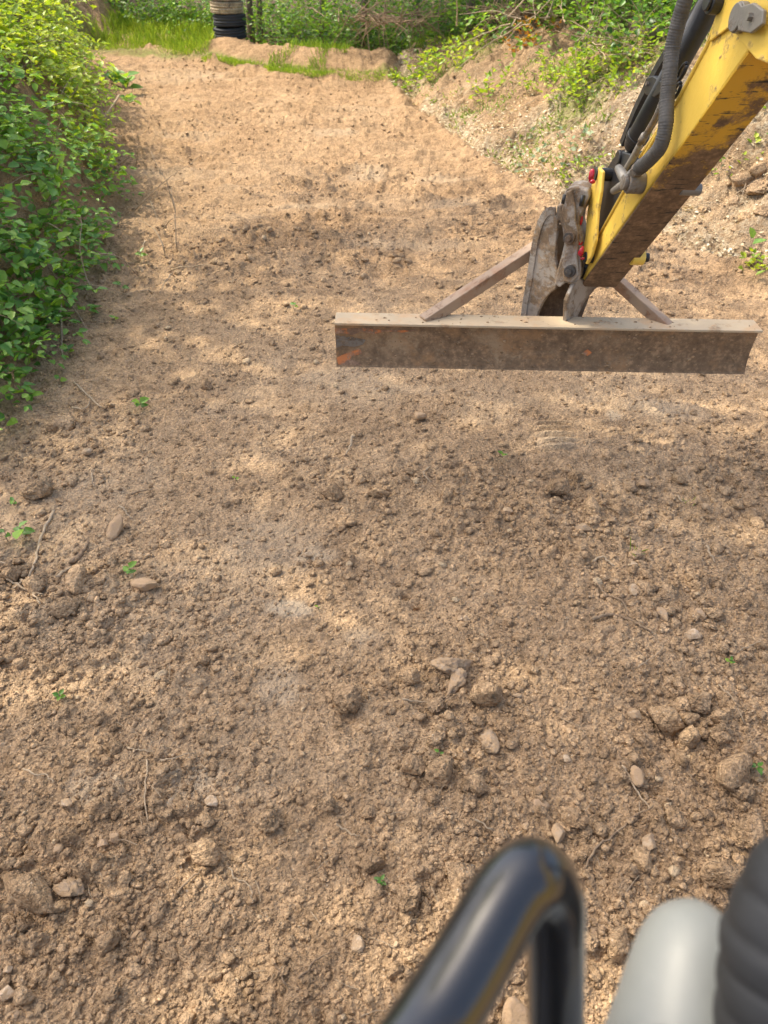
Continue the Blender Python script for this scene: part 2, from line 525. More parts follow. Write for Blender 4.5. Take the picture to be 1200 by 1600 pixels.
def make_metal_paint(name, paint, dirt, amount, rust=None, rough_=.42, metallic=0.0, scale=9, scratch=0.0, grad=None):
    """painted / bare steel with mud and chips; amount 0..1 = how much is covered"""
    m, nt, b = mat_new(name)
    pos = geo_pos(nt)
    n = noise_t(nt, scale, 6, .68, pos, .3)
    nf = noise_t(nt, 60, 5, .7, pos)
    pc = mixc(nt, .35, paint, ramp(nt, noise_t(nt, 4, 4, .6, pos), [(.3, (.8, .8, .78)), (.7, (1.1, 1.1, 1.1))]), 'MULTIPLY')
    e = 1 - amount
    mv = math_n(nt, 'ADD', math_n(nt, 'MULTIPLY', n, .75), math_n(nt, 'MULTIPLY', nf, .25))
    if grad:
        sx = nt.nodes.new('ShaderNodeSeparateXYZ'); nt.links.new(pos, sx.inputs[0])
        mr = nt.nodes.new('ShaderNodeMapRange'); mr.inputs['From Min'].default_value = grad[0]; mr.inputs['From Max'].default_value = grad[1]
        mr.inputs['To Min'].default_value = grad[2]; mr.inputs['To Max'].default_value = 0
        nt.links.new(sx.outputs['Z'], mr.inputs['Value'])
        mv = math_n(nt, 'ADD', mv, mr.outputs[0])
    msk = ramp(nt, mv, [(max(0, e - .04), (0, 0, 0)), (min(1, e + .04), (1, 1, 1))])
    c = mixc(nt, msk, pc, ramp(nt, math_n(nt, 'ADD', math_n(nt, 'MULTIPLY', nf, .5), math_n(nt, 'MULTIPLY', noise_t(nt, 17, 5, .7, pos), .5)), [(.32, tuple(v * .45 for v in dirt)), (.5, dirt), (.66, tuple(min(1, v * 2.1) for v in dirt))]))
    if rust:
        rn = ramp(nt, noise_t(nt, 7, 5, .7, pos), [(.52, (0, 0, 0)), (.64, (1, 1, 1))])
        c = mixc(nt, math_n(nt, 'MULTIPLY', rn, .8), c, mixc(nt, nf, rust, tuple(min(1, v * 1.6) for v in rust)))
    if scratch:
        mp = nt.nodes.new('ShaderNodeMapping'); mp.inputs['Scale'].default_value = (6, 60, 14); mp.inputs['Rotation'].default_value = (.6, .3, .4)
        nt.links.new(pos, mp.inputs[0])
        s = ramp(nt, noise_t(nt, 1.2, 4, .7, mp.outputs[0]), [(1 - scratch - .02, (0, 0, 0)), (1 - scratch + .02, (1, 1, 1))])
        c = mixc(nt, s, c, (.03, .025, .02))
    nt.links.new(c, b.inputs['Base Color'])
    b.inputs['Metallic'].default_value = metallic
    rr = math_n(nt, 'ADD', rough_, math_n(nt, 'MULTIPLY', node_sep(nt, msk), .9 - rough_))
    nt.links.new(rr, b.inputs['Roughness'])
    p = bump(nt, msk, .003, .5, b)
    bump(nt, nf, .003, .35, b, p)
    return m

def make_plain(name, col, rough_=.5, metallic=0, var=.2, sc=20, bumps=0.15, coat=0):
    m, nt, b = mat_new(name)
    pos = geo_pos(nt)
    n = noise_t(nt, sc, 5, .65, pos)
    lo = tuple(v * (1 - var) for v in col); hi = tuple(min(1, v * (1 + var)) for v in col)
    nt.links.new(ramp(nt, n, [(.3, lo), (.7, hi)]), b.inputs['Base Color'])
    nt.links.new(math_n(nt, 'ADD', rough_ - .08, math_n(nt, 'MULTIPLY', n, .16)), b.inputs['Roughness'])
    b.inputs['Metallic'].default_value = metallic
    b.inputs['Coat Weight'].default_value = coat
    if bumps: bump(nt, noise_t(nt, sc * 6, 4, .6, pos), .002, bumps, b)
    return m

M = {}
M['soil'] = make_soil('soil')
M['clod'] = make_soil('clod_soil', True)
M['pale_stone'] = make_stone('pale_stone', (.46, .345, .225), (.68, .55, .40))
M['grey_stone'] = make_stone('grey_stone', (.29, .215, .145), (.43, .335, .235))
M['tan_stone'] = make_stone('tan_stone', (.38, .25, .15), (.52, .37, .24))
M['leaf_shade'] = make_leaf('leaf_green', (.075, .20, .034), (.16, .34, .055), (.32, .50, .07))  # general green, also carries the lower hedge's shade in its colour
M['leaf_bright'] = make_leaf('leaf_yellow_green', (.15, .28, .03), (.33, .47, .045), (.52, .60, .06))  # yellow-green, on the upper hedge it paints in the sunlight
M['leaf_forest'] = make_leaf('leaf_forest', (.035, .10, .018), (.09, .21, .03), (.22, .36, .05))
M['leaf_grey'] = make_leaf('leaf_silver', (.16, .24, .12), (.26, .34, .2), (.38, .44, .30), .5, .3)
M['leaf_orange'] = make_leaf('leaf_orange', (.26, .10, .02), (.45, .2, .03), (.5, .34, .05))
M['grass'] = make_leaf('grass_blade', (.10, .20, .02), (.22, .36, .04), (.36, .46, .07), .5, .4)
M['dry'] = make_leaf('dry_litter', (.30, .20, .11), (.60, .50, .34), (.82, .76, .62), .6, .15)
M['bark'] = make_bark('bark', (.07, .05, .035), (.20, .155, .11))
M['twig'] = make_bark('twig', (.16, .10, .06), (.34, .25, .15), 60)
M['pale_wood'] = make_bark('dry_wood', (.27, .20, .125), (.50, .39, .26), 60)
M['yellow'] = make_metal_paint('yellow_paint', (.75, .51, .085), (.22, .14, .06), .41, rough_=.33, scratch=.30)
M['muddy'] = make_metal_paint('muddy_yellow', (.62, .36, .025), (.155, .098, .055), .44, rough_=.4, scale=7, scratch=.38, grad=(1.0, 1.58, .30))
M['shaded_mud'] = make_metal_paint('shaded_mud_steel', (.17, .125, .08), (.13, .085, .05), .5, rough_=.85)  # muddy steel, with the bracket cavity's shade put into its dark colour
M['black_paint'] = make_plain('black_paint', (.018, .019, .021), .42, 0, .4)
M['hose'] = make_plain('hose_sleeve', (.085, .08, .072), .65, 0, .35, 40)
M['steel'] = make_metal_paint('worn_steel', (.22, .205, .18), (.17, .13, .09), .45, rough_=.5, metallic=.35)
M['hitch'] = make_metal_paint('muddy_hitch_steel', (.33, .29, .24), (.20, .14, .085), .50, rust=(.10, .06, .035), rough_=.55, metallic=.2)
M['blade'] = make_metal_paint('blade_mud', (.34, .24, .14), (.19, .125, .070), .58, rust=(.24, .14, .065), rough_=.8, metallic=0, scale=5)
M['blade_top'] = make_metal_paint('blade_lit_top', (.50, .39, .25), (.30, .205, .12), .40, rust=(.40, .26, .14), rough_=.75, scale=12)  # flange tan lightened for the light that falls on its top
M['bolt'] = make_metal_paint('muddy_bolt', (.05, .045, .04), (.13, .09, .06), .45, rough_=.6)
M['brace'] = make_metal_paint('brace_rust', (.34, .24, .16), (.17, .10, .06), .42, rust=(.24, .13, .07), rough_=.6, metallic=.1, scale=14)
M['orange'] = make_metal_paint('orange_paint', (.55, .19, .06), (.22, .14, .09), .50, rough_=.6)
M['red'] = make_plain('red_grease', (.38, .012, .025), .22, 0, .4, 40)
M['tyre'] = make_metal_paint('dusty_rubber', (.045, .043, .04), (.36, .29, .19), .64, rough_=.75, scale=2.5)
M['tyre_black'] = make_metal_paint('bare_rubber', (.03, .033, .038), (.3, .24, .17), .28, rough_=.7, scale=4)
M['rail'] = make_plain('gloss_black_tube', (.008, .009, .011), .25, 0, .3, 15, .05, .6)
M['grey_plastic'] = make_plain('grey_plastic', (.165, .175, .168), .5, 0, .05, 30, .1)
M['rubber'] = make_plain('grey_rubber', (.026, .028, .030), .65, 0, .2, 30, .2)
M['cab_yellow'] = make_plain('cab_yellow', (.75, .48, .04), .35)

# ------------------------------------------------------------------ ground mesh
def build_ground():
    ch = math.cos(PITCH); sh = math.sin(PITCH)
    pys = np.linspace(1640, 40, 860)
    v = (800 - pys) / FPX
    t = CAM_H / (sh - v * ch)
    # rows use the true slope-aware distance so that spacing stays even up the hill
    ys = []
    for p in pys:
        ys.append(base_hit(600, p)[1])
    ys = np.maximum.accumulate(np.array(ys))
    ys = np.concatenate([np.array([-60, -40, -25, -15, -9, -6, -4, -3, -2.2, -1.5, -1, -.6, -.3, 0, .2, .35, .45, .52]), ys[ys > .56]])
    last = ys[-1]
    ys = np.concatenate([ys, last + np.array([.3, .6, 1, 1.5, 2.2, 3, 4, 6, 9, 13, 20, 30, 50, 80])])
    w = np.clip(.50 * (ys * ch + CAM_H * sh) * 1.10 + .25, .95, 9)
    c = np.linspace(-1, 1, 640)
    outer = 1 + np.array([.03, .07, .12, .2, .3, .45, .7, 1.0, 1.5, 2.3, 3.5, 5.5, 9, 15, 25, 45, 80])
    c = np.concatenate([-outer[::-1], c, outer])
    Xg = c[None, :] * w[:, None]
    Yg = np.repeat(ys[:, None], len(c), 1)
    spy = np.gradient(ys)[:, None]; spx = np.gradient(c)[None, :] * w[:, None]
    sp = np.maximum(spy * .55, spx)
    Z = macro(Xg, Yg)
    dl = left_d(Xg, Yg); dr = right_d(Xg, Yg); df = far_d(Xg, Yg); bd = berm_d(Xg, Yg)
    det = detail(Xg, Yg, sp)
    Z = Z + det * np.where(sp < .3, 1, 0)
    onl = sstep(.0, .4, dl); onr = sstep(-.02, .35, dr); onf = sstep(0, .3, df)
    lumps = domes(Xg, Yg, .22, 160, .7, .2, .5) * .5 * np.clip(onl + onr, 0, 1) * (sp < .15)
    Z = Z + lumps
    n, m = Xg.shape
    V = np.stack([Xg, Yg, Z], -1).reshape(-1, 3)
    idx = np.arange(n * m).reshape(n, m)
    F = np.stack([idx[:-1, :-1], idx[:-1, 1:], idx[1:, 1:], idx[1:, :-1]], -1).reshape(-1, 4)
    fbn = fbm(Xg * 2.3, Yg * 2.3, 201, 4)
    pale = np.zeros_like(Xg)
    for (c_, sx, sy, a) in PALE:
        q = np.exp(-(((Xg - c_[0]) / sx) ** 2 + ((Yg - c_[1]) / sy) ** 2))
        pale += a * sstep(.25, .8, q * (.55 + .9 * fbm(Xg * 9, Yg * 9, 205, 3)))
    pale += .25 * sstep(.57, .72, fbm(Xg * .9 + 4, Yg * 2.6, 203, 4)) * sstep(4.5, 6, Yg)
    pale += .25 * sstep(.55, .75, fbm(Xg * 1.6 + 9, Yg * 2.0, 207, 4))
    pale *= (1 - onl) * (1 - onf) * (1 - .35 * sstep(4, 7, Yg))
    litter = onr * sstep(.40, .62, fbm(Xg * 1.8, Yg * 1.8, 211, 4)) * 1.0
    litter = np.maximum(litter, 1.0 * np.exp(-((dr - .10) / .16) ** 2) * (dr < 1) * sstep(.35, .5, fbn))
    litter *= 1 - .85 * sstep(9.0, 10.5, Yg) * sstep(.25, .6, dr) 
    litter *= 1 - onl
    moss = onr * .8 * sstep(.5, .66, fbm(Xg * 1.5 + 5, Yg * 1.5, 215, 4)) * sstep(.3, .9, dr)
    moss = np.maximum(moss, sstep(-.05, .25, df) * sstep(.55, .3, df) * (Xg < 1.0) * .8)
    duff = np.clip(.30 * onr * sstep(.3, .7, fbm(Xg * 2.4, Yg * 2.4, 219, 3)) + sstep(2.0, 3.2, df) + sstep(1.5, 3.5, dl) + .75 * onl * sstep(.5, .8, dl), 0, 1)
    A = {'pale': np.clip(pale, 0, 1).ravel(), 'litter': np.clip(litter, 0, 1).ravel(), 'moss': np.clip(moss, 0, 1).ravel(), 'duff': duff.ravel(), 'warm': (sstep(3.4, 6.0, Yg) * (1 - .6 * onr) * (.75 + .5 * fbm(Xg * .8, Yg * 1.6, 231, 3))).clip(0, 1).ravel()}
    def q(a): return (a[:-1, :-1] + a[1:, 1:]) / 2
    cl = np.zeros(q(dl).shape, int)
    cl[q(dr) > .0] = 2
    cl[q(df) > .0] = 3
    cl[(q(dl) > 0) & (q(df) < 6)] = 1
    cl = cl.ravel()
    for k, nm in enumerate(['dirt_track', 'left_bank', 'right_bank', 'forest_floor']):
        Fk = F[cl == k]
        u, inv = np.unique(Fk, return_inverse=True)
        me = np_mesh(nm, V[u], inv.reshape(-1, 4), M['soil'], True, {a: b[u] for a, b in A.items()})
        o = bpy.data.objects.new(nm, me); COL.objects.link(o)
        o['kind'] = 'structure'
        o['label'] = ['graded brown dirt track covered in clods and crumbs', 'steep earth bank overgrown with green shrubs along the left edge',
                      'sloping earth bank with dry leaf litter and weeds on the right', 'raised earth berm and shaded woodland floor beyond the track'][k]

def wpt(px, py, sx, sy, a):
    return (base_hit(px, py), sx, sy, a)

PALE = [wpt(455, 955, .10, .05, 1), wpt(560, 1000, .09, .06, .5), wpt(165, 1230, .12, .07, .6), wpt(300, 1225, .1, .08, .5), wpt(440, 1070, .10, .10, .6), wpt(870, 690, .12, .10, .5),  # paler soil colour at these listed spots
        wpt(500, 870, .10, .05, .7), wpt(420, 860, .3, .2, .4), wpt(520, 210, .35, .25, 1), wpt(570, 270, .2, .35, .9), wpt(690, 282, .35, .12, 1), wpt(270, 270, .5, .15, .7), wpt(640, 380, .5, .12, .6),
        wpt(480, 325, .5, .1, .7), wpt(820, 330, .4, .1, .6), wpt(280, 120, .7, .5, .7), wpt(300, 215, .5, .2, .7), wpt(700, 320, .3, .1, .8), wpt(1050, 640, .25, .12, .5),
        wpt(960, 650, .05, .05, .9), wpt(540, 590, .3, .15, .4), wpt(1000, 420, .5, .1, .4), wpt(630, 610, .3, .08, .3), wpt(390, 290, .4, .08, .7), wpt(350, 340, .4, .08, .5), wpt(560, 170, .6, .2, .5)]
build_ground()

# ------------------------------------------------------------------ clods and stones
def ico(sub):
    import bmesh
    bm = bmesh.new(); bmesh.ops.create_icosphere(bm, subdivisions=sub, radius=1)
    V = np.array([v.co[:] for v in bm.verts]); F = np.array([[v.index for v in f.verts] for f in bm.faces]); bm.free()
    return V, F

def vnoise3(P, seed):
    a = vnoise(P[:, 0] + 31.7 * P[:, 2], P[:, 1] + 3.1, seed); b = vnoise(P[:, 1] - 27.1 * P[:, 0] * .3, P[:, 2] + 7.7, seed + 1)
    c = vnoise(P[:, 2] + 1.7, P[:, 0] + 11.9, seed + 2)
    return (a + b + c) / 3

def lump_shape(sub, seed, amp=.35, flat=.75, facet=0):
    V, F = ico(sub)
    rs = np.random.default_rng(seed)
    d = np.ones(len(V))
    d += amp * 1.6 * (vnoise3(V * 1.1 + seed, seed) - .5) + amp * .9 * (vnoise3(V * 2.6 + seed, seed + 9) - .5)
    if sub >= 3 and facet < 5: d += amp * .75 * (vnoise3(V * 4.5 + seed, seed + 19) - .5) + amp * .5 * (vnoise3(V * 9 + seed, seed + 29) - .5) + amp * .3 * (vnoise3(V * 18, seed + 39) - .5)
    V = V * d[:, None]
    for k in range(facet + 3):
        n = rs.normal(size=3); n /= np.linalg.norm(n)
        lim = rs.uniform(.5, .85)
        s = V @ n
        V = V - np.maximum(0, s - lim)[:, None] * n[None, :] * .95
    V = V * np.array([1, rs.uniform(.7, 1), flat * rs.uniform(.8, 1.1)])
    return V, F

CLOD_ME = []
for k in range(8):
    V, F = lump_shape(4 if k < 5 else 3, 300 + k, .55, .85, 3)
    CLOD_ME.append(np_mesh('clod', V, F, M['clod'], True, {'rnd': np.full(len(V), .2 + .1 * k)}))
STONE_ME = {}
for nm in ('pale_stone', 'grey_stone', 'tan_stone'):
    STONE_ME[nm] = []
    for k in range(3):
        V, F = lump_shape(4, 340 + k + len(nm), .30, .7, 8)
        STONE_ME[nm].append(np_mesh(nm, V, F, M[nm], True))

STONE_ME['rough_grey'] = []
for k in range(3):
    V, F = lump_shape(4, 371 + k, .6, .6, 4)
    STONE_ME['rough_grey'].append(np_mesh('rough_grey_stone', V, F, M['grey_stone'], True))
def put_lump(px, py, size, kind, label, asp=1.0, rot=None, group=None, sink=.25, h=1.0, cat=None):
    sink = .3 if kind == 'clod' else .5
    p, t = hit(px, py)
    r = size / FPX * t / 2
    me = random.choice(CLOD_ME) if kind == 'clod' else random.choice(STONE_ME[kind])
    o = bpy.data.objects.new('soil_clod' if kind == 'clod' else 'stone', me)
    COL.objects.link(o)
    z = mz(p.x, p.y) + .010
    o.location = (p.x, p.y, z + r * .55 * h * (1 - sink))
    o.scale = (r * asp * 1.08, r * 1.08 / max(.8, asp ** .5), r * 1.1 * h)
    o.rotation_euler = (random.uniform(-.3, .3), random.uniform(-.3, .3), rot if rot is not None else random.uniform(0, 6.28))
    tag(o, label, cat or ('clod' if kind == 'clod' else 'stone'), group)
    return o

GC = 'large clods of soil lying on the track'
GS = 'stones lying on the track'
BIG = [
 (765, 1095, 52, 'clod', 'big rounded soil clod casting a dark notch, just below right of the flat grey stone', 1.0),
 (720, 1375, 54, 'clod', 'large flat soil clod touching the view of the black rail bend on its left', 1.0),
 (690, 1215, 50, 'clod', 'blocky two-lobed clod right of the half-buried dome clod', 1.0),
 (745, 1236, 38, 'clod', 'rounded reddish brown clod right beside the blocky two-lobed clod', 1.0),
 (645, 1205, 38, 'clod', 'half-buried dome clod just left of the blocky two-lobed clod', 1.0),
 (545, 1100, 46, 'clod', 'broad crumbly clod with a dark hole at its lower right corner', 1.1),
 (510, 1262, 32, 'clod', 'single rounded clod alone in fine soil in the lower centre of the track', 1.0),
 (583, 1352, 40, 'clod', 'round crumbly clod standing just above the tiny green seedling in the lower centre', 1.0),
 (640, 1408, 50, 'clod', 'upright broad clod immediately left of the near leg of the black rail', 1.0),
 (1040, 1135, 52, 'clod', 'largest clod of the tumbled heap on the right, with a dark shadow gap beneath', 1.1),
 (1072, 1165, 38, 'clod', 'ball-like clod at the lower end of the tumbled heap on the right', 1.0),
 (1092, 1108, 42, 'clod', 'oval clod at the top of the tumbled heap on the right', 1.2),
 (1126, 1128, 28, 'clod', 'small squarish clod right of the oval heap clod', 1.0),
 (1124, 1160, 32, 'clod', 'smooth clod at the right rim of the tumbled heap', 1.1),
 (1075, 1130, 30, 'clod', 'dark crumbly clod in the middle of the tumbled heap on the right', 1.0),
 (1118, 1376, 58, 'clod', 'elongated brown clod lying directly above the grey console', 1.4),
 (1000, 1350, 38, 'clod', 'angular clod, upper one of the pair right of the rail bend', 1.0),
 (980, 1366, 30, 'clod', 'angular clod, lower left one of the pair right of the rail bend', 1.0),
 (964, 1482, 46, 'clod', 'smooth round clod between the black rail and the grey console', 1.1),
 (917, 1478, 32, 'clod', 'clod half hidden by the right side of the upright black rail leg', 1.0),
 (1140, 1215, 66, 'clod', 'very broad half-buried clod below the tumbled heap at the right edge', 1.2),
 (1172, 1312, 58, 'clod', 'large ragged clod above the black rubber boot at the right edge', 1.0),
 (1155, 1240, 34, 'clod', 'clod tucked under the very broad half-buried clod', 1.0),
 (45, 1400, 86, 'clod', 'largest flat greyish clod of all, at the lower left edge with roots hanging from it', 1.25),
 (175, 1475, 40, 'clod', 'lone clod with dark shadow on its right, below the largest greyish clod', 1.0),
 (22, 905, 36, 'clod', 'round clod beside the forked dry stick at the left edge', 1.0),
 (122, 915, 46, 'clod', 'crumbly clod with a deep shadow to its right, right of the dry sticks', 1.2),
 (58, 920, 30, 'clod', 'clod lying between the two crossing dry sticks on the left', 1.0),
 (105, 955, 34, 'clod', 'light brown flattish clod below the dry sticks on the left', 1.4),
 (520, 779, 32, 'clod', 'dark-shadowed clod alone in the smooth soil left of centre', 1.0),
 (590, 778, 26, 'clod', 'low wedge-shaped clod to the right of the dark-shadowed lone clod', 1.4),
 (566, 755, 16, 'clod', 'small upright clod between and above the two lone clods left of centre', 1.0),
 (60, 775, 42, 'clod', 'mounded clod under the left bank near the tiny seedlings', 1.1),
 (100, 672, 34, 'clod', 'overhanging dark clod below the hanging vine leaves on the left', 1.2),
 (900, 750, 22, 'clod', 'rounded clod at the upper end of the twisted root on the right', 1.0),
 (1006, 760, 20, 'tan_stone', 'smooth round pinkish stone on the right half of the track below the blade', 1.0),
 (870, 770, 34, 'clod', 'lumpy clod at the left side of the twisted root', 1.4),
 (925, 800, 34, 'clod', 'broad low clod right of the twisted root', 1.2),
 (1110, 968, 30, 'clod', 'crumbling clod right of the pale broken stone on the right', 1.2),
 (1040, 930, 30, 'clod', 'clod just above right of the white round pebble', 1.0),
 (1092, 967, 24, 'grey_stone', 'dull grey angular stone right of the white round pebble', 1.1),
 (1035, 967, 24, 'grey_stone', 'flat greyish brown stone just left of the pale speckled stone', 1.4),
 (840, 1240, 18, 'tan_stone', 'small tan upright stone above the squarish tan stone, above the rail bend', 1.0),
 (843, 1268, 26, 'tan_stone', 'squarish tan stone just above the bend of the black rail', 1.0),
 (993, 1220, 26, 'tan_stone', 'pinkish stone crossed by the tip of a grass stalk on the right', 1.2),
 (872, 1307, 30, 'grey_stone', 'mottled whitish stone directly above the black rail bend', 1.3),
 (1010, 1323, 30, 'pale_stone', 'pale oval stone lying above the pair of angular clods on the right', 1.4),
 (1078, 999, 26, 'pale_stone', 'pale speckled stone on the right side of the track', 1.0),
 (990, 930, 20, 'pale_stone', 'white round flat pebble near the long thin root on the right', 1.2),
 (990, 1124, 20, 'pale_stone', 'cream coloured pebble just left of the tumbled heap of clods', 1.2),
 (883, 1190, 18, 'pale_stone', 'cream oval pebble standing upright in the middle right of the track', .8),
 (792, 803, 17, 'pale_stone', 'rounded white pebble right of centre below the blade', 1.0),
 (1101, 797, 14, 'pale_stone', 'bluish white flake standing up at the right side of the track', .7),
 (908, 832, 24, 'grey_stone', 'grey triangular stone beneath the twisted root', 1.1),
 (705, 1045, 44, 'rough_grey', 'pale grey layered flat stone above the big rounded clod', 1.25),
 (712, 1072, 34, 'rough_grey', 'wedge of grey stone tucked under the layered flat stone', 1.3),
 (768, 1166, 32, 'rough_grey', 'dark grey weathered stone between the big rounded clod and the two-lobed clod', 1.2),
 (112, 1398, 36, 'rough_grey', 'flat grey stone chip just right of the largest greyish clod', 1.1),
 (183, 834, 30, 'tan_stone', 'flat half-buried pinkish stone on the left side of the track', 1.6),
 (228, 922, 30, 'tan_stone', 'smooth flat pink stone right of the two-leaf white-tipped seedling', 1.6),
 (266, 1267, 30, 'pale_stone', 'white and brown mottled stone beside the upright dry stalk at lower left', 1.3),
 (248, 1258, 36, 'clod', 'dark round clod between the upright dry stalk and the mottled stone', 1.0),
 (105, 1260, 20, 'pale_stone', 'pale yellow pebble in the lower left of the track', 1.2),
 (558, 1481, 22, 'pale_stone', 'bright white oval pebble in the bottom centre of the track', 1.2),
 (139, 711, 16, 'pale_stone', 'pale wedge-shaped stone with a dark gap under it, below the left bank', 1.1),
 (655, 656, 20, 'tan_stone', 'tan stone just below the middle of the grading beam', 1.1),
 (15, 1518, 16, 'pale_stone', 'small white pebble at the bottom left edge', 1.0),
 (12, 1558, 28, 'pale_stone', 'whitish stone at the bottom left corner', 1.2),
 (38, 1562, 34, 'clod', 'lumpy clod against the whitish stone at the bottom left corner', 1.0),
 (719, 969, 13, 'pale_stone', 'left of two tiny white stones side by side in the centre right', 1.0),
 (727, 972, 13, 'pale_stone', 'right of two tiny white stones side by side in the centre right', 1.0),
 (480, 871, 14, 'pale_stone', 'tiny chalky white chip left of centre', 1.4),
 (806, 1592, 48, 'tan_stone', 'smooth grey-tan stone at the bottom edge between the two legs of the black rail', 1.1),
 (540, 1112, 20, 'clod', 'small dark clod in the hole beside the broad crumbly clod', 1.0),
 (163, 1322, 20, 'tan_stone', 'round tan pebble, left one of a touching pair at lower left', 1.0),
 (180, 1315, 20, 'tan_stone', 'ochre pebble, right one of a touching pair at lower left', 1.1),
 (94, 1335, 18, 'tan_stone', 'small ochre pebble above the largest greyish clod', 1.0),
 (332, 1258, 20, 'pale_stone', 'pale angular pebble above the lit patch at lower left', 1.0),
 (330, 1345, 50, 'clod', 'broad grey-brown clod at the upper end of the dark root', 1.1),
 (418, 1290, 40, 'clod', 'clod with a black crack under it left of the lower centre', 1.0),
 (680, 1110, 26, 'clod', 'flat clod just below the crossing thin root near the layered stone', 1.2),
 (600, 1075, 24, 'clod', 'small clod left of the layered grey stone group', 1.2),
 (645, 1068, 34, 'clod', 'rounded clod directly left of the layered grey stone', 1.0),
 (1065, 1110, 26, 'clod', 'pitted clod left of the oval heap clod', 1.0),
 (895, 1285, 44, 'clod', 'large crumbly clod above right of the mottled whitish stone', 1.1),
 (1050, 1290, 34, 'clod', 'clod below the end of the long thin wavy root on the right', 1.2),
 (1085, 1545, 36, 'clod', 'clod showing beside the top of the grey console', 1.0),
]
for (px, py, s, k, lab, asp) in BIG:
    put_lump(px, py, s, k, lab, asp, group=GC if k == 'clod' else GS)

# the next largest clods, each its own object
def visible_xy(n, seed, pmin=120, pmax=1640):
    """random spots on the track, denser near the machine where small pieces can be told apart"""
    rs = np.random.default_rng(seed)
    y = rs.uniform(0, 1, n)
    py = pmin + (pmax - pmin) * y
    d = math.sin(PITCH) - (800 - py) / FPX * math.cos(PITCH)
    t = CAM_H / d
    Y = t * (math.cos(PITCH) + (800 - py) / FPX * math.sin(PITCH))
    Y = Y * (1 + .02 * np.clip(Y - 5, 0, 20))
    X = rs.uniform(-1, 1, n) * (.5 * t * 1.12 + .25)
    return X, Y, t

X, Y, t = visible_xy(3600, 5, 560)
rg = rough(X, Y)
keep = (RNG.uniform(size=len(X)) < rg ** 2.0) & (left_d(X, Y) < .1) & (right_d(X, Y) < 0)
X, Y, t = X[keep], Y[keep], t[keep]
sz = RNG.uniform(11, 16, len(X)) * (1 + 1.2 * RNG.uniform(size=len(X)) ** 6) * np.clip(.55 + .45 * (3.2 - t) / 1.3, .5, 1.1)
order = np.argsort(-sz)[:215]
ANCH = [(765, 1095, 'big rounded clod'), (1060, 1140, 'tumbled clod heap'), (45, 1400, 'largest greyish clod'), (558, 1481, 'bright white oval pebble'), (520, 779, 'dark-shadowed lone clod'), (990, 930, 'white round flat pebble'),
        (183, 834, 'flat half-buried pinkish stone'), (792, 803, 'rounded white pebble'), (1006, 760, 'round pinkish stone'), (835, 1360, 'black rail bend'), (1090, 1420, 'grey console top'), (455, 955, 'pale soil patch'), (594, 1384, 'tiny centre seedling'),
        (101, 1101, 'flat green seedling'), (233, 1250, 'upright dry stalk'), (60, 870, 'long bent stick'), (883, 1190, 'cream oval pebble'), (1140, 1215, 'very broad half-buried clod'), (655, 656, 'tan stone under the beam'), (300, 1380, 'slanting dark root'), (870, 680, 'crawler track imprint')]
ANW = [(base_hit(a_[0], a_[1]), a_[2]) for a_ in ANCH]
DIRN = ['right of', 'above right of', 'above', 'above left of', 'left of', 'below left of', 'below', 'below right of']
ORD = ['nearest', 'second nearest', 'third nearest', 'fourth nearest', 'fifth nearest', 'sixth nearest', 'seventh nearest', 'eighth nearest', 'ninth nearest', 'tenth nearest', 'eleventh nearest', 'twelfth nearest', 'thirteenth nearest', 'fourteenth nearest', 'fifteenth nearest']
med = []
for i in order:
    x, y = float(X[i]), float(Y[i]); r = float(sz[i] / FPX * t[i] * .55)
    st = RNG.uniform() < .07
    me = random.choice(STONE_ME[random.choice(['pale_stone', 'tan_stone', 'grey_stone'])]) if st else random.choice(CLOD_ME)
    o = bpy.data.objects.new('stone' if st else 'soil_clod', me); COL.objects.link(o)
    z = float(full_z(np.array([x]), np.array([y]))[0])
    if st: r *= .6
    o.location = (x, y, z + r * .18)
    a = random.uniform(.85, 1.3)
    o.scale = (r * a, r / a ** .5, r * random.uniform(.75, 1.1))
    o.rotation_euler = (random.uniform(-.5, .5), random.uniform(-.5, .5), random.uniform(0, 6.28))
    dist, an, dr_ = min((math.hypot(x - c[0], y - c[1]), nm, int(round(math.atan2(y - c[1], x - c[0]) / (math.pi / 4))) % 8) for c, nm in ANW)
    med.append((st, an, dr_, dist, o))
cnts = {}
for st, an, dr_, dist, o in sorted(med, key=lambda q: q[3]):
    k = (st, an, dr_); n_ = cnts.get(k, 0); cnts[k] = n_ + 1
    wd = 'small dusty stone' if st else 'medium brown clod'
    tag(o, '%s, %s one %s the %s' % (wd, ORD[min(n_, 14)], DIRN[dr_], an), 'stone' if st else 'clod', 'small stones scattered over the track' if st else 'medium soil clods scattered over the track')

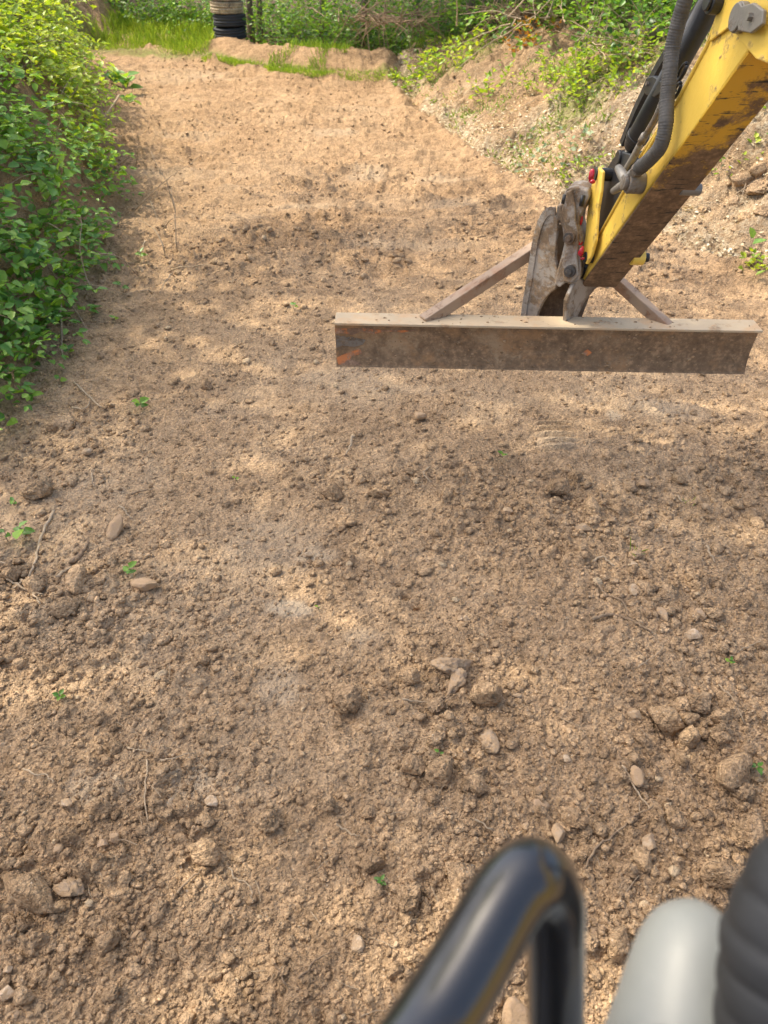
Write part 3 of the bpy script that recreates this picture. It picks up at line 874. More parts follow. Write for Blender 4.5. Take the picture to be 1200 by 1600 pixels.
TRK = base_hit(870, 680)
def scatter(n, seed, base_ico, rmin_px, rmax, name, power=2.2, pmin=110, stone_frac=.012, xr=None, fn=None, label=None):
    V0, F0 = base_ico
    X, Y, t = visible_xy(n, seed, pmin)
    rs = np.random.default_rng(seed + 1)
    rg = rough(X, Y)
    keep = (rs.uniform(size=n) < (.26 + .85 * rg if rmin_px < 2 else .10 + rg ** 1.3)) & ~((np.abs(X - TRK[0]) < .09) & (np.abs(Y - TRK[1]) < .17)) & (left_d(X, Y) < .5) & (right_d(X, Y) < .6) & (far_d(X, Y) < .1)
    X, Y, t, rg = X[keep], Y[keep], t[keep], rg[keep]
    n = len(X)
    r = rmin_px / FPX * t * (1 - rs.uniform(size=n) * .97) ** (-1 / power)
    r = np.minimum(r, rmax * (.6 + .5 * rg))
    Z = full_z(X, Y, np.maximum(.003, t * t / 1300))
    ang = rs.uniform(0, 6.28, n); ax = rs.uniform(.75, 1.3, n); ay = rs.uniform(.75, 1.3, n); az = rs.uniform(.5, .95, n)
    jit = rs.uniform(.72, 1.25, (n, len(V0)))
    P = V0[None] * jit[..., None] * np.stack([ax, ay, az], -1)[:, None, :] * r[:, None, None]
    ca, sa = np.cos(ang)[:, None], np.sin(ang)[:, None]
    P = np.stack([P[..., 0] * ca - P[..., 1] * sa, P[..., 0] * sa + P[..., 1] * ca, P[..., 2] + P[..., 0] * rs.uniform(-.4, .4, n)[:, None]], -1)
    P += np.stack([X, Y, Z + r * .25], -1)[:, None, :]
    F = (F0[None] + (np.arange(n) * len(V0))[:, None, None]).reshape(-1, 3)
    rn = rs.uniform(0, 1, n); rn[rs.uniform(size=n) < stone_frac] = 2.0
    me = np_mesh(name, P.reshape(-1, 3), F, M['clod'], True, {'rnd': np.repeat(rn, len(V0))})
    o = bpy.data.objects.new(name, me); COL.objects.link(o)
    tag(o, label, 'soil', None, 'stuff')
    return o

I1 = ico(1); I2 = ico(2)
OCT = (np.array([(1, 0, 0), (-1, 0, 0), (0, 1, 0), (0, -1, 0), (0, 0, 1), (0, 0, -1)], float), np.array([(0, 2, 4), (2, 1, 4), (1, 3, 4), (3, 0, 4), (2, 0, 5), (1, 2, 5), (3, 1, 5), (0, 3, 5)]))
scatter(95000, 61, OCT, .85, .007, 'fine_crumbs', 3.0, 250, label='finest grains and crumbs of dry soil over the near track', stone_frac=.01)
scatter(42000, 71, I1, 1.5, .018, 'soil_crumbs', 2.0, label='loose crumbs of brown soil and grit covering the track')
scatter(9000, 81, I2, 2.8, .032, 'soil_lumps', 2.3, 380, label='small lumps of brown soil scattered over the track')

# ------------------------------------------------------------------ sticks, roots, stalks
def stick(pxs, rad, mat, name, label, cat, lift=.012, taper=.45, n=6, wig=.004, top=None):
    pts = []
    for k, p in enumerate(pxs):
        q, t = hit(p[0], p[1])
        z = q.z + lift + (p[2] if len(p) > 2 else 0)
        pts.append(Vector((q.x, q.y, z)))
    sp = smooth_path(pts, 5)
    sp = [p + Vector((random.uniform(-wig, wig), random.uniform(-wig, wig), random.uniform(-wig, wig) * .6)) for p in sp]
    m = MB(); L = len(sp)
    m.tube(sp, [rad * (1 - (1 - taper) * i / (L - 1)) * random.uniform(.85, 1.15) for i in range(L)], n)
    o = m.build(name, mat, None, True)
    return tag(o, label, cat)

PW, TW = M['pale_wood'], M['twig']
stick([(85, 805), (66, 845), (55, 880), (44, 905), (20, 924)], .0075, PW, 'dry_stick', 'long pale dry stick with a bend lying at the left edge beside the small leaves', 'stick')
stick([(37, 910), (56, 935), (70, 962)], .006, PW, 'dry_stick', 'short pale stick slanting down to the right below the long bent stick', 'stick')
stick([(12, 913), (38, 922), (68, 936)], .005, PW, 'dry_stick', 'thin pale stick crossing the short slanting one at the left edge', 'stick')
stick([(0, 884), (34, 890)], .005, PW, 'dry_stick', 'straight pale stick end poking in at the left edge above the round clod', 'stick')
stick([(233, 1192), (229, 1240), (236, 1307)], .0035, PW, 'dry_stalk', 'straight upright pale stalk beside the mottled stone at lower left', 'stalk')
stick([(254, 1197), (270, 1197), (308, 1182)], .0035, PW, 'dry_stalk', 'curved pale stalk lying right of the upright stalk at lower left', 'stalk')
stick([(40, 1208), (62, 1220), (76, 1220), (86, 1231)], .003, PW, 'root_piece', 'kinked pale root piece on the smooth pale soil at lower left', 'root')
stick([(200, 1175), (222, 1177), (245, 1179)], .003, PW, 'root_piece', 'thin root piece above the upright stalk at lower left', 'root')
stick([(551, 690, .02), (547, 702, .01), (541, 714)], .007, PW, 'dry_stick', 'short thick pale stick left of centre below the beam', 'stick')
stick([(118, 602), (138, 622), (160, 641)], .007, PW, 'straw', 'pale straw stalk at the foot of the left bank under the vine leaves', 'straw')
stick([(112, 640), (135, 641), (142, 622)], .005, PW, 'straw', 'bent straw crossing under the pale straw stalk on the left', 'straw')
stick([(102, 489, .10), (99, 520, .04), (97, 555)], .009, PW, 'dry_stick', 'upright pale stick leaning on the bare left bank', 'stick', top=1)
stick([(925, 976), (942, 966), (962, 964), (985, 973), (1000, 986), (1016, 994)], .008, TW, 'root_piece', 'thick curved brown root on the right side of the track', 'root')
stick([(930, 915), (950, 932), (966, 942), (982, 960)], .005, TW, 'root_piece', 'thin crooked root above the thick curved root', 'root')
stick([(938, 770), (940, 785), (950, 797), (968, 806)], .006, TW, 'root_piece', 'twisted brown root among the clods right of centre', 'root')
stick([(925, 880), (940, 876), (958, 886)], .006, PW, 'root_piece', 'arched pale root above the tuft of thin grass on the right', 'root')
stick([(1102, 860), (1108, 870), (1115, 883)], .006, PW, 'dry_stick', 'short thick reddish stick at the right side of the track', 'stick')
stick([(1058, 778), (1064, 784), (1074, 784)], .004, PW, 'root_piece', 'small curved pale root right of the pinkish round stone', 'root')
stick([(910, 1360), (935, 1330), (967, 1303), (992, 1282), (1017, 1270)], .004, TW, 'root_piece', 'long thin wavy root running up to the right from the rail bend', 'root')
stick([(970, 1205), (985, 1228), (1000, 1250), (1012, 1272)], .0035, PW, 'grass_stalk', 'pale grass stalk lying diagonally across the pinkish stone', 'stalk')
stick([(277, 1400), (300, 1378), (325, 1360)], .0045, TW, 'root_piece', 'dark brown root slanting across the soil at the lower left centre', 'root')
stick([(1120, 1075), (1138, 1098), (1162, 1131)], .0035, PW, 'grass_stalk', 'straight pale grass stalk right of the tumbled heap of clods', 'stalk')
stick([(1068, 1119), (1074, 1098), (1085, 1090)], .004, PW, 'root_piece', 'bent pale root standing over the oval heap clod', 'root')
stick([(1075, 1214), (1085, 1228), (1104, 1240)], .003, TW, 'root_piece', 'fine brown root below the tumbled heap', 'root')
stick([(738, 1290), (760, 1302), (787, 1312)], .003, PW, 'grass_stalk', 'thin pale stalk just above left of the rail bend', 'stalk')
stick([(525, 1290), (542, 1300), (562, 1312)], .0028, PW, 'grass_stalk', 'thin pale stalk in the lower centre of the track', 'stalk')
stick([(630, 1104), (655, 1101), (680, 1104)], .003, PW, 'root_piece', 'thin pale root left of the big rounded clod', 'root')
stick([(112, 884), (128, 870), (143, 856)], .012, TW, 'wood_chip', 'thick broken brown wood piece right of the long bent stick', 'wood')
stick([(93, 907), (102, 898), (113, 894)], .009, PW, 'wood_chip', 'pale stub of wood below the broken brown piece', 'wood')
stick([(187, 795), (196, 802), (205, 812)], .006, PW, 'dry_stick', 'short pale twig with a white end in the left part of the track', 'stick')
stick([(205, 777), (222, 774), (241, 772)], .006, TW, 'root_piece', 'brown root piece between two clods on the left', 'root')
stick([(145, 745), (146, 758), (149, 766)], .005, PW, 'dry_stick', 'small curved pale twig under the pale wedge stone', 'stick')
stick([(671, 735), (661, 747), (674, 757)], .004, PW, 'grass_stalk', 'pale v-shaped stalk in the centre of the track', 'stalk')
stick([(995, 1050), (1010, 1040), (1035, 1018)], .0025, PW, 'grass_stalk', 'very thin stalk near the right side green sprout', 'stalk')
stick([(360, 1360), (367, 1375), (388, 1385), (396, 1410)], .0025, PW, 'root_piece', 'hairlike branching pale root in the lower left centre', 'root')
stick([(448, 1545), (432, 1520), (430, 1515)], .0025, TW, 'root_piece', 'tiny loop of root in the bottom centre', 'root')
stick([(470, 1540), (500, 1505), (530, 1495)], .003, TW, 'root_piece', 'thin root curving left of the white oval pebble', 'root')
stick([(1140, 1030), (1160, 1020), (1185, 1010)], .0025, PW, 'grass_stalk', 'thin pale stalk by the right edge above the heap', 'stalk')

# ------------------------------------------------------------------ excavator
exc = empty('excavator', (.3, -.6, 0), 'yellow mini excavator seen from its seat, with dipper arm, hoses and black rail', 'excavator')

LOW = W(936, 403, 3.05); TOP = W(1166, 82, 2.0)
AX = (TOP - LOW).normalized()
S = (Vector((1, .02, 0)) - AX * AX.dot(Vector((1, .02, 0)))).normalized()      # across the arm, to the right
NU = S.cross(AX).normalized()                                                    # towards the top side
if NU.z < 0: NU = -NU
AW = .15
def onarm(px, py, off=0.0):
    return on_plane(px, py, LOW + S * off, S)

side = [(905, 446), (914, 425), (937, 368), (972, 305), (1018, 226), (1064, 150), (1106, 71), (1124, 22), (1140, -60), (1230, -200), (1400, -180), (1330, 70), (1203, 99), (1172, 74), (1083, 203), (1004, 305), (936, 403)]
arm = MB(); arm.prism([onarm(*p) for p in side], S * AW)
arm_o = arm.build('dipper_arm', M['yellow'], exc, bevel=.006)
# muddy plate on the underside
m = MB()
e0, e1 = onarm(1169, 79), onarm(907, 445)
nn = -NU
m.prism([e0 + nn * .002, e1 + nn * .002, e1 + nn * .008, e0 + nn * .008], S * (AW + .004))
M_under = M['muddy']
m.build('underside_plate', M_under, exc, bevel=.002)
# top flange lip along the upper edge of the side
m = MB()
pth = [onarm(p[0], p[1]) for p in [(937, 368), (972, 305), (1018, 226), (1064, 150), (1106, 71), (1124, 22), (1140, -60)]]
m.tube([p - S * .002 for p in pth], .006, 8)
m.build('edge_weld', M['yellow'], exc, True)
# gusset overlay plate near the pivot
m = MB()
gus = [(1124, 22), (1140, -60), (1230, -200), (1400, -180), (1330, 70), (1203, 99), (1186, 92), (1160, 62), (1148, 40), (1112, 66)]
m.prism([onarm(*p) - S * .010 for p in gus], S * .0085)
m.build('gusset_plate', M['yellow'], exc, bevel=.003)
# pivot boss with retaining plate and bolt
c0 = onarm(1168, 28) - S * .012
m = MB(); m.disc(c0 + S * .002, c0 - S * .018, .036, 28); m.disc(c0 - S * .018, c0 - S * .024, .033, 28)
m.prism([onarm(p[0], p[1], -.036) for p in [(1150, 12), (1176, 4), (1192, 16), (1190, 38), (1172, 52), (1152, 48)]], S * .012)
boss = m.build('pivot_boss', M['steel'], exc, bevel=.003)
m = MB(); c1 = onarm(1174, 26, -.036); m.disc(c1, c1 - S * .012, .010, 6)
m.build('bolt', M['steel'], boss)
c0 = onarm(1130, 4) - S * .010
m = MB(); m.disc(c0, c0 - S * .03, .030, 24); m.disc(c0 - S * .03, c0 - S * .04, .022, 24)
m.build('pin_cap', M['black_paint'], exc, bevel=.003)
# underside lug and far end pin
p = onarm(1085, 296, AW + .01)
m = MB(); m.disc(p - S * .05, p + S * .02, .020, 18); m.frame_box(p - S * .015 + NU * .02, S * .02, AX * .018, NU * .02)
m.build('grease_lug', M['steel'], exc, bevel=.003)
p = onarm(994, 402, AW)
m = MB(); m.disc(p - S * .02, p + S * .03, .030, 20)
b = m.build('pin_boss', M['yellow'], exc, bevel=.003)
m = MB(); m.disc(p + S * .03, p + S * .05, .018, 16); m.build('pin_end', M['black_paint'], b, bevel=.002)
p = onarm(938, 425, AW * .5)
m = MB(); m.disc(p - S * .075, p + S * .045, .026, 20); m.build('bucket_pin', M['black_paint'], exc, bevel=.002)

# bucket cylinder on the top side of the arm
mid = AW * .5
m = MB()
cyl_a = onarm(988, 229, mid - .02); cyl_b = onarm(1135, -40, mid - .02)
dd = (cyl_b - cyl_a).normalized()
m.tube([cyl_a - dd * .012, cyl_a, cyl_a + dd * .02, cyl_a + dd * .05, cyl_b], [.020, .031, .036, .037, .037], 24)
cyl = m.build('bucket_cylinder', M['black_paint'], exc, True)
m = MB(); m.tube([cyl_a + dd * .04, cyl_a + dd * .062], [.041, .041], 24); m.build('cylinder_collar', M['black_paint'], cyl, bevel=.002)
m = MB()
rod_a = onarm(958, 288, mid - .01)
m.tube([rod_a, cyl_a], [.017, .017], 18); m.build('piston_rod', M['steel'], cyl, True)
# black guard running along the cylinder
m = MB()
g = smooth_path([onarm(x, y, mid + .01) for x, y in [(978, 225), (1003, 165), (1040, 97), (1072, 50), (1112, -6), (1140, -50)]], 5)
for a, b in zip(g[:-1], g[1:]):
    m.beam(a, b + (b - a) * .03, .045, .034, NU)
m.build('cylinder_guard', M['black_paint'], exc, bevel=.002)
# bracket with bolt
m = MB()
m.prism([onarm(x, y, .02) for x, y in [(1003, 137), (1010, 121), (1020, 118), (1036, 128), (1036, 142), (1022, 152), (1008, 148)]], S * .05)
br = m.build('guard_bracket', M['black_paint'], exc, bevel=.004)
p = onarm(1013, 131, .02)
m = MB(); m.disc(p, p - S * .008, .007, 6); m.build('bolt', M['steel'], br)
# shackles
m = MB()
for (cx, cy) in ((1066, 112), (1057, 142)):
    c = onarm(cx, cy, -.005)
    m.tube([c + (AX * math.cos(a) * .030 + NU * math.sin(a) * .014) for a in np.linspace(0, 6.1, 18)], .0055, 8)
m.build('lifting_shackle', M['black_paint'], exc, True)
# steel supply pipes beside the cylinder
m = MB()
m.tube(smooth_path([onarm(x, y, .0) for x, y in [(999, 226), (1010, 208), (1024, 184), (1034, 160)]], 4), .0095, 12)
m.tube([onarm(1002, 221, .0), onarm(1008, 211, .0)], .014, 8)
pipe = m.build('hydraulic_pipe', M['steel'], exc, True)
m = MB(); m.tube([onarm(x, y, .012) for x, y in [(1000, 246), (1016, 222), (1032, 196)]], .006, 8)
m.build('yellow_pipe', M['yellow'], exc, True)
# sleeved hose bundle
m = MB()
hp = smooth_path([onarm(x, y, -.045) for x, y in [(1090, -70), (1073, -8), (1060, 35), (1050, 78), (1046, 120), (1042, 156), (1040, 196), (1032, 228), (1016, 248), (1000, 262)]], 26)
m.tube(hp, [.0225 + .0011 * math.sin(i * 2.1) + (.0015 if i % 19 == 0 else 0) for i in range(len(hp))], 20)
hose = m.build('hydraulic_hose', M['hose'], exc, True)
m = MB()
m.tube([onarm(x, y, -.045) for x, y in [(1004, 258), (990, 271), (984, 276)]], [.020, .0185, .018], 6)
m.tube([onarm(x, y, -.045) for x, y in [(998, 264), (994, 267)]], .023, 6)
m.build('hose_fitting', M['steel'], hose)
# cast knuckle
m = MB()
c = onarm(985, 285, -.045)
m.disc(c + S * .045, c - S * .012, .036, 24); m.disc(c - S * .012, c - S * .028, .026, 24)
m.tube([onarm(x, y, -.05) for x, y in [(985, 283), (972, 290), (958, 299)]], [.020, .016, .012], 12)
m.tube([onarm(x, y, -.05) for x, y in [(966, 262), (972, 272), (978, 282)]], [.014, .018, .02], 12)
m.tube([onarm(x, y, .03) for x, y in [(977, 268), (990, 246), (1000, 226)]], [.013, .013, .012], 12)
m.build('cast_knuckle', M['steel'], exc, True, bevel=.003)
# dark rod end / yoke between link and arm
m = MB()
m.prism([onarm(x, y, .03) for x, y in [(944, 268), (958, 246), (970, 236), (984, 240), (988, 262), (972, 300), (952, 338), (940, 372), (934, 400), (918, 428), (908, 420), (926, 380), (938, 320)]], S * .07)
yoke = m.build('rod_yoke', M['black_paint'], exc, bevel=.005)
p = onarm(964, 246, .02)
m = MB(); m.disc(p, p + S * .11, .026, 20); m.build('yoke_pin', M['black_paint'], yoke, bevel=.003)
# tipping link
m = MB()
link_px = [(929, 266), (935, 261), (941, 268), (938, 300), (933, 330), (930, 375), (923, 400), (916, 413), (909, 408), (908, 398), (914, 372), (916, 345), (920, 310), (925, 284)]
m.prism([onarm(x, y, -.03) for x, y in link_px], S * .013)
lk = m.build('tipping_link', M['yellow'], exc, bevel=.004)
m = MB()
m.prism([onarm(x, y, AW + .005) for x, y in link_px], S * .028)
m.build('tipping_link', M['yellow'], exc, bevel=.004)
def blob(m, c, r, sq=(1, 1, 1)):
    V, F = lump_shape(2, random.randint(1, 99), .4, 1)
    m.add([Vector((v[0] * r * sq[0], v[1] * r * sq[1], v[2] * r * sq[2])) + c for v in V], [tuple(int(i) for i in f) for f in F])
for i, (x, y, r, sq) in enumerate([(924, 274, .012, (.8, 1, 1.7)), (926, 284, .008, (1.2, 1, .8)), (908, 393, .013, (.8, 1, 1.8)), (905, 380, .009, (1.3, 1, 1)), (903, 352, .010, (.7, 1, 3)), (905, 366, .010, (1, 1, 1.8)), (899, 384, .008, (1.2, 1, 1.4)), (902, 338, .007, (.8, 1, 2)), (908, 345, .006, (1, 1, 3)), (910, 404, .006, (1.4, 1, .8))]):
    m = MB(); blob(m, onarm(x, y, -.055), r * 1.15, sq)
    m.build('grease_smear', M['red'], exc, True)
m = MB(); c = onarm(929, 272, -.035); m.disc(c, c + S * .2, .024, 18); m.build('link_pin', M['black_paint'], exc, bevel=.003)
m = MB(); c = onarm(913, 402, -.035); m.disc(c, c + S * .2, .022, 18); m.build('link_pin', M['black_paint'], exc, bevel=.003)

# quick hitch casting
hn = Vector((-.45, -.85, .12)).normalized()
hp0 = W(893, 372, 3.12)
def onh(px, py, off=0): return on_plane(px, py, hp0 + hn * off, hn)
back = Vector((.05, .11, 0))
m = MB()
m.prism([onh(x, y) for x, y in [(882, 300), (888, 294), (902, 293), (919, 297), (921, 308), (914, 325), (906, 338), (904, 352), (909, 372), (906, 395), (908, 420), (905, 438), (894, 447), (884, 442), (874, 450), (866, 444), (871, 420), (877, 400), (881, 382), (878, 355), (869, 338), (870, 322), (878, 317)]], back)
hitch = m.build('quick_hitch', M['hitch'], exc, bevel=.007, seg=3)
m = MB()
m.prism([onh(x, y, .018) for x, y in [(884, 300), (893, 296), (898, 318), (899, 345), (904, 365), (902, 400), (904, 430), (893, 442), (880, 440), (878, 412), (884, 385), (883, 352), (877, 330)]], -hn * .018)
m.build('hitch_rib', M['hitch'], hitch, bevel=.006, seg=3)
for (x, y) in ((891, 371), (892, 423)):
    m = MB(); c = onh(x, y, .012); m.disc(c, c + hn * .024, .024, 18); m.disc(c + hn * .020, c + hn * .038, .014, 6)
    m.build('hitch_bolt', M['bolt'], hitch, bevel=.003)
m = MB()
for (x0, y0, x1, y1) in ((883, 304, 880, 318), (911, 305, 908, 322)):
    m.tube([onh(x0, y0, .012), onh(x1, y1, .012)], .009, 10)
m.build('hitch_slot', M['black_paint'], hitch, True)

# boom, body, tracks, seat (outside this view, behind and beside the seat)
m = MB()
bp = smooth_path([TOP + Vector((.22, .12, .30)), Vector((1.25, 1.5, 2.75)), Vector((1.1, .5, 2.6)), Vector((.95, -.5, 1.2))], 6)
for a, b in zip(bp[:-1], bp[1:]): m.beam(a, b + (b - a) * .05, .17, .24, (0, 0, 1))
m.build('boom', M['yellow'], exc, bevel=.006)
m = MB(); m.frame_box((.15, -.75, .80), (.68, 0, 0), (0, .95, 0), (0, 0, .06)); m.build('floor_plate', M['black_paint'], exc, bevel=.01)
m = MB(); m.frame_box((.15, -1.55, 1.2), (.66, 0, 0), (0, .45, 0), (0, 0, .40)); m.build('engine_cover', M['cab_yellow'], exc, bevel=.08, seg=4)
m = MB(); m.disc((.15, -.7, .40), (.15, -.7, .74), .32, 32); m.build('slew_ring', M['black_paint'], exc, bevel=.01)
for sx in (-1, 1):
    m = MB(); cx = .15 + sx * .62
    pts = []
    for k in range(12):
        a = math.pi * k / 11 - math.pi / 2
        pts.append(Vector((cx - .13, .12 + math.cos(a) * .2, .22 + math.sin(a) * .2)))
    for k in range(12):
        a = math.pi * k / 11 + math.pi / 2
        pts.append(Vector((cx - .13, -1.5 + math.cos(a) * .2, .22 + math.sin(a) * .2)))
    m.prism(pts, (.26, 0, 0)); m.build('rubber_track', M['rubber'], exc, bevel=.01)
m = MB(); m.frame_box((-.02, -.62, 1.18), (.24, 0, 0), (0, .24, 0), (0, 0, .06)); m.frame_box((-.02, -.92, 1.50), (.23, 0, 0), (0, .05, .02), (0, -.05, .28))
m.build('seat', M['rubber'], exc, bevel=.04, seg=4)

# black grab rail in the foreground
m = MB()
rp = smooth_path([W(545, 1800, .335), W(623, 1680, .355), W(676, 1600, .375), W(737, 1500, .395), W(782, 1420, .410), W(808, 1384, .418), W(832, 1367, .424), W(852, 1378, .434), W(864, 1410, .442), W(867, 1460, .452), W(868, 1560, .475), W(868, 1700, .51), W(868, 1850, .55), W(868, 2100, .63)], 10)
for _ in range(14):
    rp = [rp[0]] + [(rp[i - 1] + rp[i] * 2 + rp[i + 1]) / 4 for i in range(1, len(rp) - 1)] + [rp[-1]]
m.tube(rp, [.0205 if i < 60 else .0205 - .003 * min(1, (i - 60) / 30) for i in range(len(rp))], 32)
m.build('grab_rail', M['rail'], exc, True)
q = rp[0]; e = rp[-1]
m = MB(); m.tube(smooth_path([q, q + Vector((-.02, -.03, -.10)), Vector((q.x - .02, .2, .87))], 6), .0172, 20); m.tube([e, Vector((e.x, e.y, .87))], .0172, 20)
m.build('rail_foot', M['rail'], exc, True)
# grey console
m = MB()
cp = [W(1090, 1408, .58), W(1089, 1422, .575), W(1086, 1448, .57), W(1080, 1495, .56), W(1072, 1590, .545), W(1058, 1680, .525), W(1040, 1800, .50), W(1000, 2100, .46)]
m.tube(cp, [.006, .022, .033, .041, .048, .054, .058, .062], 40)
m.build('grey_console', M['grey_plastic'], exc, True, sub=1)
# ribbed rubber boot beside it
m = MB()
a = W(1262, 1330, .46); b = W(1232, 1700, .47)
N = 64; pts = []; rad = []
for i in range(N + 1):
    f = i / N
    pts.append(a.lerp(b, f))
    rad.append((.024 + .020 * min(1, f * 2.6) ** .7) * (1 + .07 * (abs(math.sin(f * math.pi * 6)) ** .5 - .6)))
m.tube(pts, rad, 40)
boot = m.build('rubber_boot', M['rubber'], exc, True)
m = MB(); m.tube([a, a + Vector((.10, .02, .10)), a + Vector((.11, .01, .25))], [.012, .012, .03], 16); m.build('joystick', M['rubber'], boot, True)
m = MB(); m.frame_box((.32, .0, 1.0), (.16, 0, 0), (0, .17, 0), (0, 0, .16)); m.build('console_base', M['grey_plastic'], exc, bevel=.04, seg=4)

# ------------------------------------------------------------------ grading beam
A = W(525, 495, 3.32); B = W(1179, 507, 3.30)
ux = (B - A).normalized()
gb = empty('grading_beam', (A + B) / 2, 'rusty mud-caked steel grading beam with two diagonal braces held above the dirt by the yellow arm', 'grader blade')
fy = Vector((-ux.y, ux.x, 0)).normalized()        # away from the camera
LEN = (B - A).length
# concave web as a swept profile
prof = [(-.080, .000), (-.080, -.012), (-.074, -.03), (-.066, -.07), (-.062, -.11), (-.064, -.15), (-.072, -.19), (-.078, -.198),
        (-.066, -.198), (-.056, -.15), (-.052, -.11), (-.056, -.07), (-.064, -.03), (-.064, .000)]
def sweep(m, prof, x0, x1, n=90, jag=0.0):
    k = len(prof); base = len(m.v)
    for i in range(n + 1):
        x = x0 + (x1 - x0) * i / n
        for j, (yy, zz) in enumerate(prof):
            jj = (random.uniform(-1, 1) * jag if zz < -.19 else 0)
            m.v.append(tuple(A + ux * x + fy * (yy + .08) + Vector((0, 0, zz + jj))))
    for i in range(n):
        for j in range(k):
            a0 = base + i * k + j; a1 = base + i * k + (j + 1) % k
            m.f.append((a0, a0 + k, a1 + k, a1))
    m.f.append(tuple(base + j for j in range(k))); m.f.append(tuple(base + n * k + j for j in range(k))[::-1])
OFF = -.080
m = MB(); sweep(m, [(p[0], p[1]) for p in prof], 0, LEN - .012, jag=.0012)
web = m.build('blade_web', M['blade'], gb)
web.location += fy * OFF
m = MB(); m.frame_box(A + ux * LEN / 2 - fy * .036 + Vector((0, 0, .007)), ux * (LEN / 2), fy * .056, Vector((0, 0, .0055)))
m.build('top_flange', M['blade_top'], gb, bevel=.002)
# caked mud patches and peeled paint on the front of the web
def webpt(x, z, out):
    yy = np.interp(-z, [.012, .03, .07, .11, .15, .19], [.000, .006, .014, .018, .016, .008])
    return A + ux * x + Vector((0, 0, z)) + fy * (-.080 + yy - out)
def patch(x0, x1, z0, z1, pts, out):
    return [webpt(x0 + (x1 - x0) * p[0], z0 + (z1 - z0) * p[1], out) for p in pts]
def thin_patch(name, mat, x0, x1, z0, z1, outline, out=.0018):
    m = MB(); n = 8
    # fan of strips so the flake follows the curved web
    poly = outline
    V = []; 
    for k in range(24):
        zz0 = k / 24; zz1 = (k + 1) / 24; zc = (zz0 + zz1) / 2
        xs = []
        for (a, b) in zip(poly, poly[1:] + poly[:1]):
            if (a[1] - zc) * (b[1] - zc) < 0:
                xs.append(a[0] + (b[0] - a[0]) * (zc - a[1]) / (b[1] - a[1]))
        xs.sort()
        for i in range(0, len(xs) - 1, 2):
            q = [webpt(x0 + (x1 - x0) * xx, z0 + (z1 - z0) * zz, out) for xx, zz in ((xs[i], zz0), (xs[i + 1], zz0), (xs[i + 1], zz1), (xs[i], zz1))]
            m.prism(q, fy * .0012)
    return m.build(name, mat, gb)
thin_patch('paint_flake', M['orange'], .002, .115, -.115, -.196, [(0, .55), (.3, .35), (.9, .02), (1, .3), (.6, .45), (.5, .62), (.85, .8), (1, 1), (.05, .92)])
thin_patch('paint_flake', M['orange'], .002, .36, -.014, -.050, [(0, .1), (.4, 0), (.6, .25), (1, .1), (.8, .5), (.6, .4), (.45, .8), (.3, .5), (.2, 1), (.1, .8), (0, .9)])
thin_patch('bare_steel_patch', M['steel'], .002, .13, -.055, -.115, [(0, 0), (.5, .1), (1, .3), (.9, .7), (.6, .9), (.2, .8), (0, 1)])
thin_patch('paint_flake', M['orange'], 1.07, 1.11, -.10, -.13, [(.1, .4), (.5, 0), (1, .5), (.6, 1), (.2, .9)])
m = MB()
for i in range(160):
    x = RNG.uniform(.02, LEN - .03); z = -RNG.uniform(.02, .19)
    blob(m, webpt(x, z, 0), RNG.uniform(.002, .006) * (1.6 if i < 10 else 1), (1.4, .6, 1))
m.build('mud_crust', M['clod'], gb, True)['kind'] = 'stuff'
m = MB()
for i in range(40):
    x = min(LEN - .03, abs(RNG.normal(.9, .45)) + .02)
    blob(m, A + ux * x - fy * RNG.uniform(-.015, .08) + Vector((0, 0, .013)), RNG.uniform(.002, .007), (1.2, 1, .6))
m.build('soil_crust', M['clod'], gb, True)['kind'] = 'stuff'
for (px_, py_) in ((660, 505), (1050, 515), (826, 507), (893, 508)):
    c_ = W(px_, py_, 3.285)
    m = MB(); m.tube([c_ + ux * x_ + Vector((0, 0, random.uniform(-.001, .001))) for x_ in np.linspace(-.035, .035, 12)], [random.uniform(.004, .0065) for _ in range(12)], 7)
    m.build('weld_bead', M['brace'], gb, True)
# mounting bracket: two curved cheeks, cross plate, base
nL = Vector((-.72, -.69, 0)).normalized(); pL = W(846, 420, 3.26)
def onL(px, py): return on_plane(px, py, pL, nL)
m = MB()
m.prism([onL(x, y) for x, y in [(864, 328), (852, 333), (843, 346), (835, 372), (829, 408), (824, 440), (819, 475), (815, 507), (836, 507), (840, 490), (847, 474), (857, 460), (868, 452), (871, 425), (867, 400), (869, 372), (871, 345)]], -nL * .018)
m.build('left_cheek', M['hitch'], gb, bevel=.004)
m = MB()
band = smooth_path([onL(x, y) for x, y in [(868, 330), (858, 330), (847, 343), (838, 372), (832, 408), (827, 440), (821, 475), (817, 507)]], 5)
for a_, b_ in zip(band[:-1], band[1:]): m.beam(a_, b_, .03, .010, nL)
m.build('cheek_rim', M['hitch'], gb, bevel=.002)
nR = Vector((.72, -.69, 0)).normalized(); pR = W(912, 465, 3.30)
m = MB()
m.prism([on_plane(x, y, pR, nR) for x, y in [(905, 436), (955, 436), (930, 452), (914, 472), (904, 492), (899, 508), (884, 508), (886, 470), (895, 448)]], -nR * .018)
m.build('right_cheek', M['hitch'], gb, bevel=.004)
m = MB()
pc = W(870, 470, 3.40); ncp = Vector((0, -1, .1)).normalized()
m.prism([on_plane(x, y, pc, ncp) for x, y in [(826, 508), (832, 480), (850, 440), (866, 350), (905, 350), (930, 440), (905, 508)]], Vector((0, .015, 0)))
m.build('cross_plate', M['shaded_mud'], gb, bevel=.003)
m = MB()
pc2 = W(873, 365, 3.30)
m.prism([on_plane(x, y, pc2, ncp) for x, y in [(866, 345), (884, 345), (884, 378), (866, 380)]], Vector((0, .01, 0)))
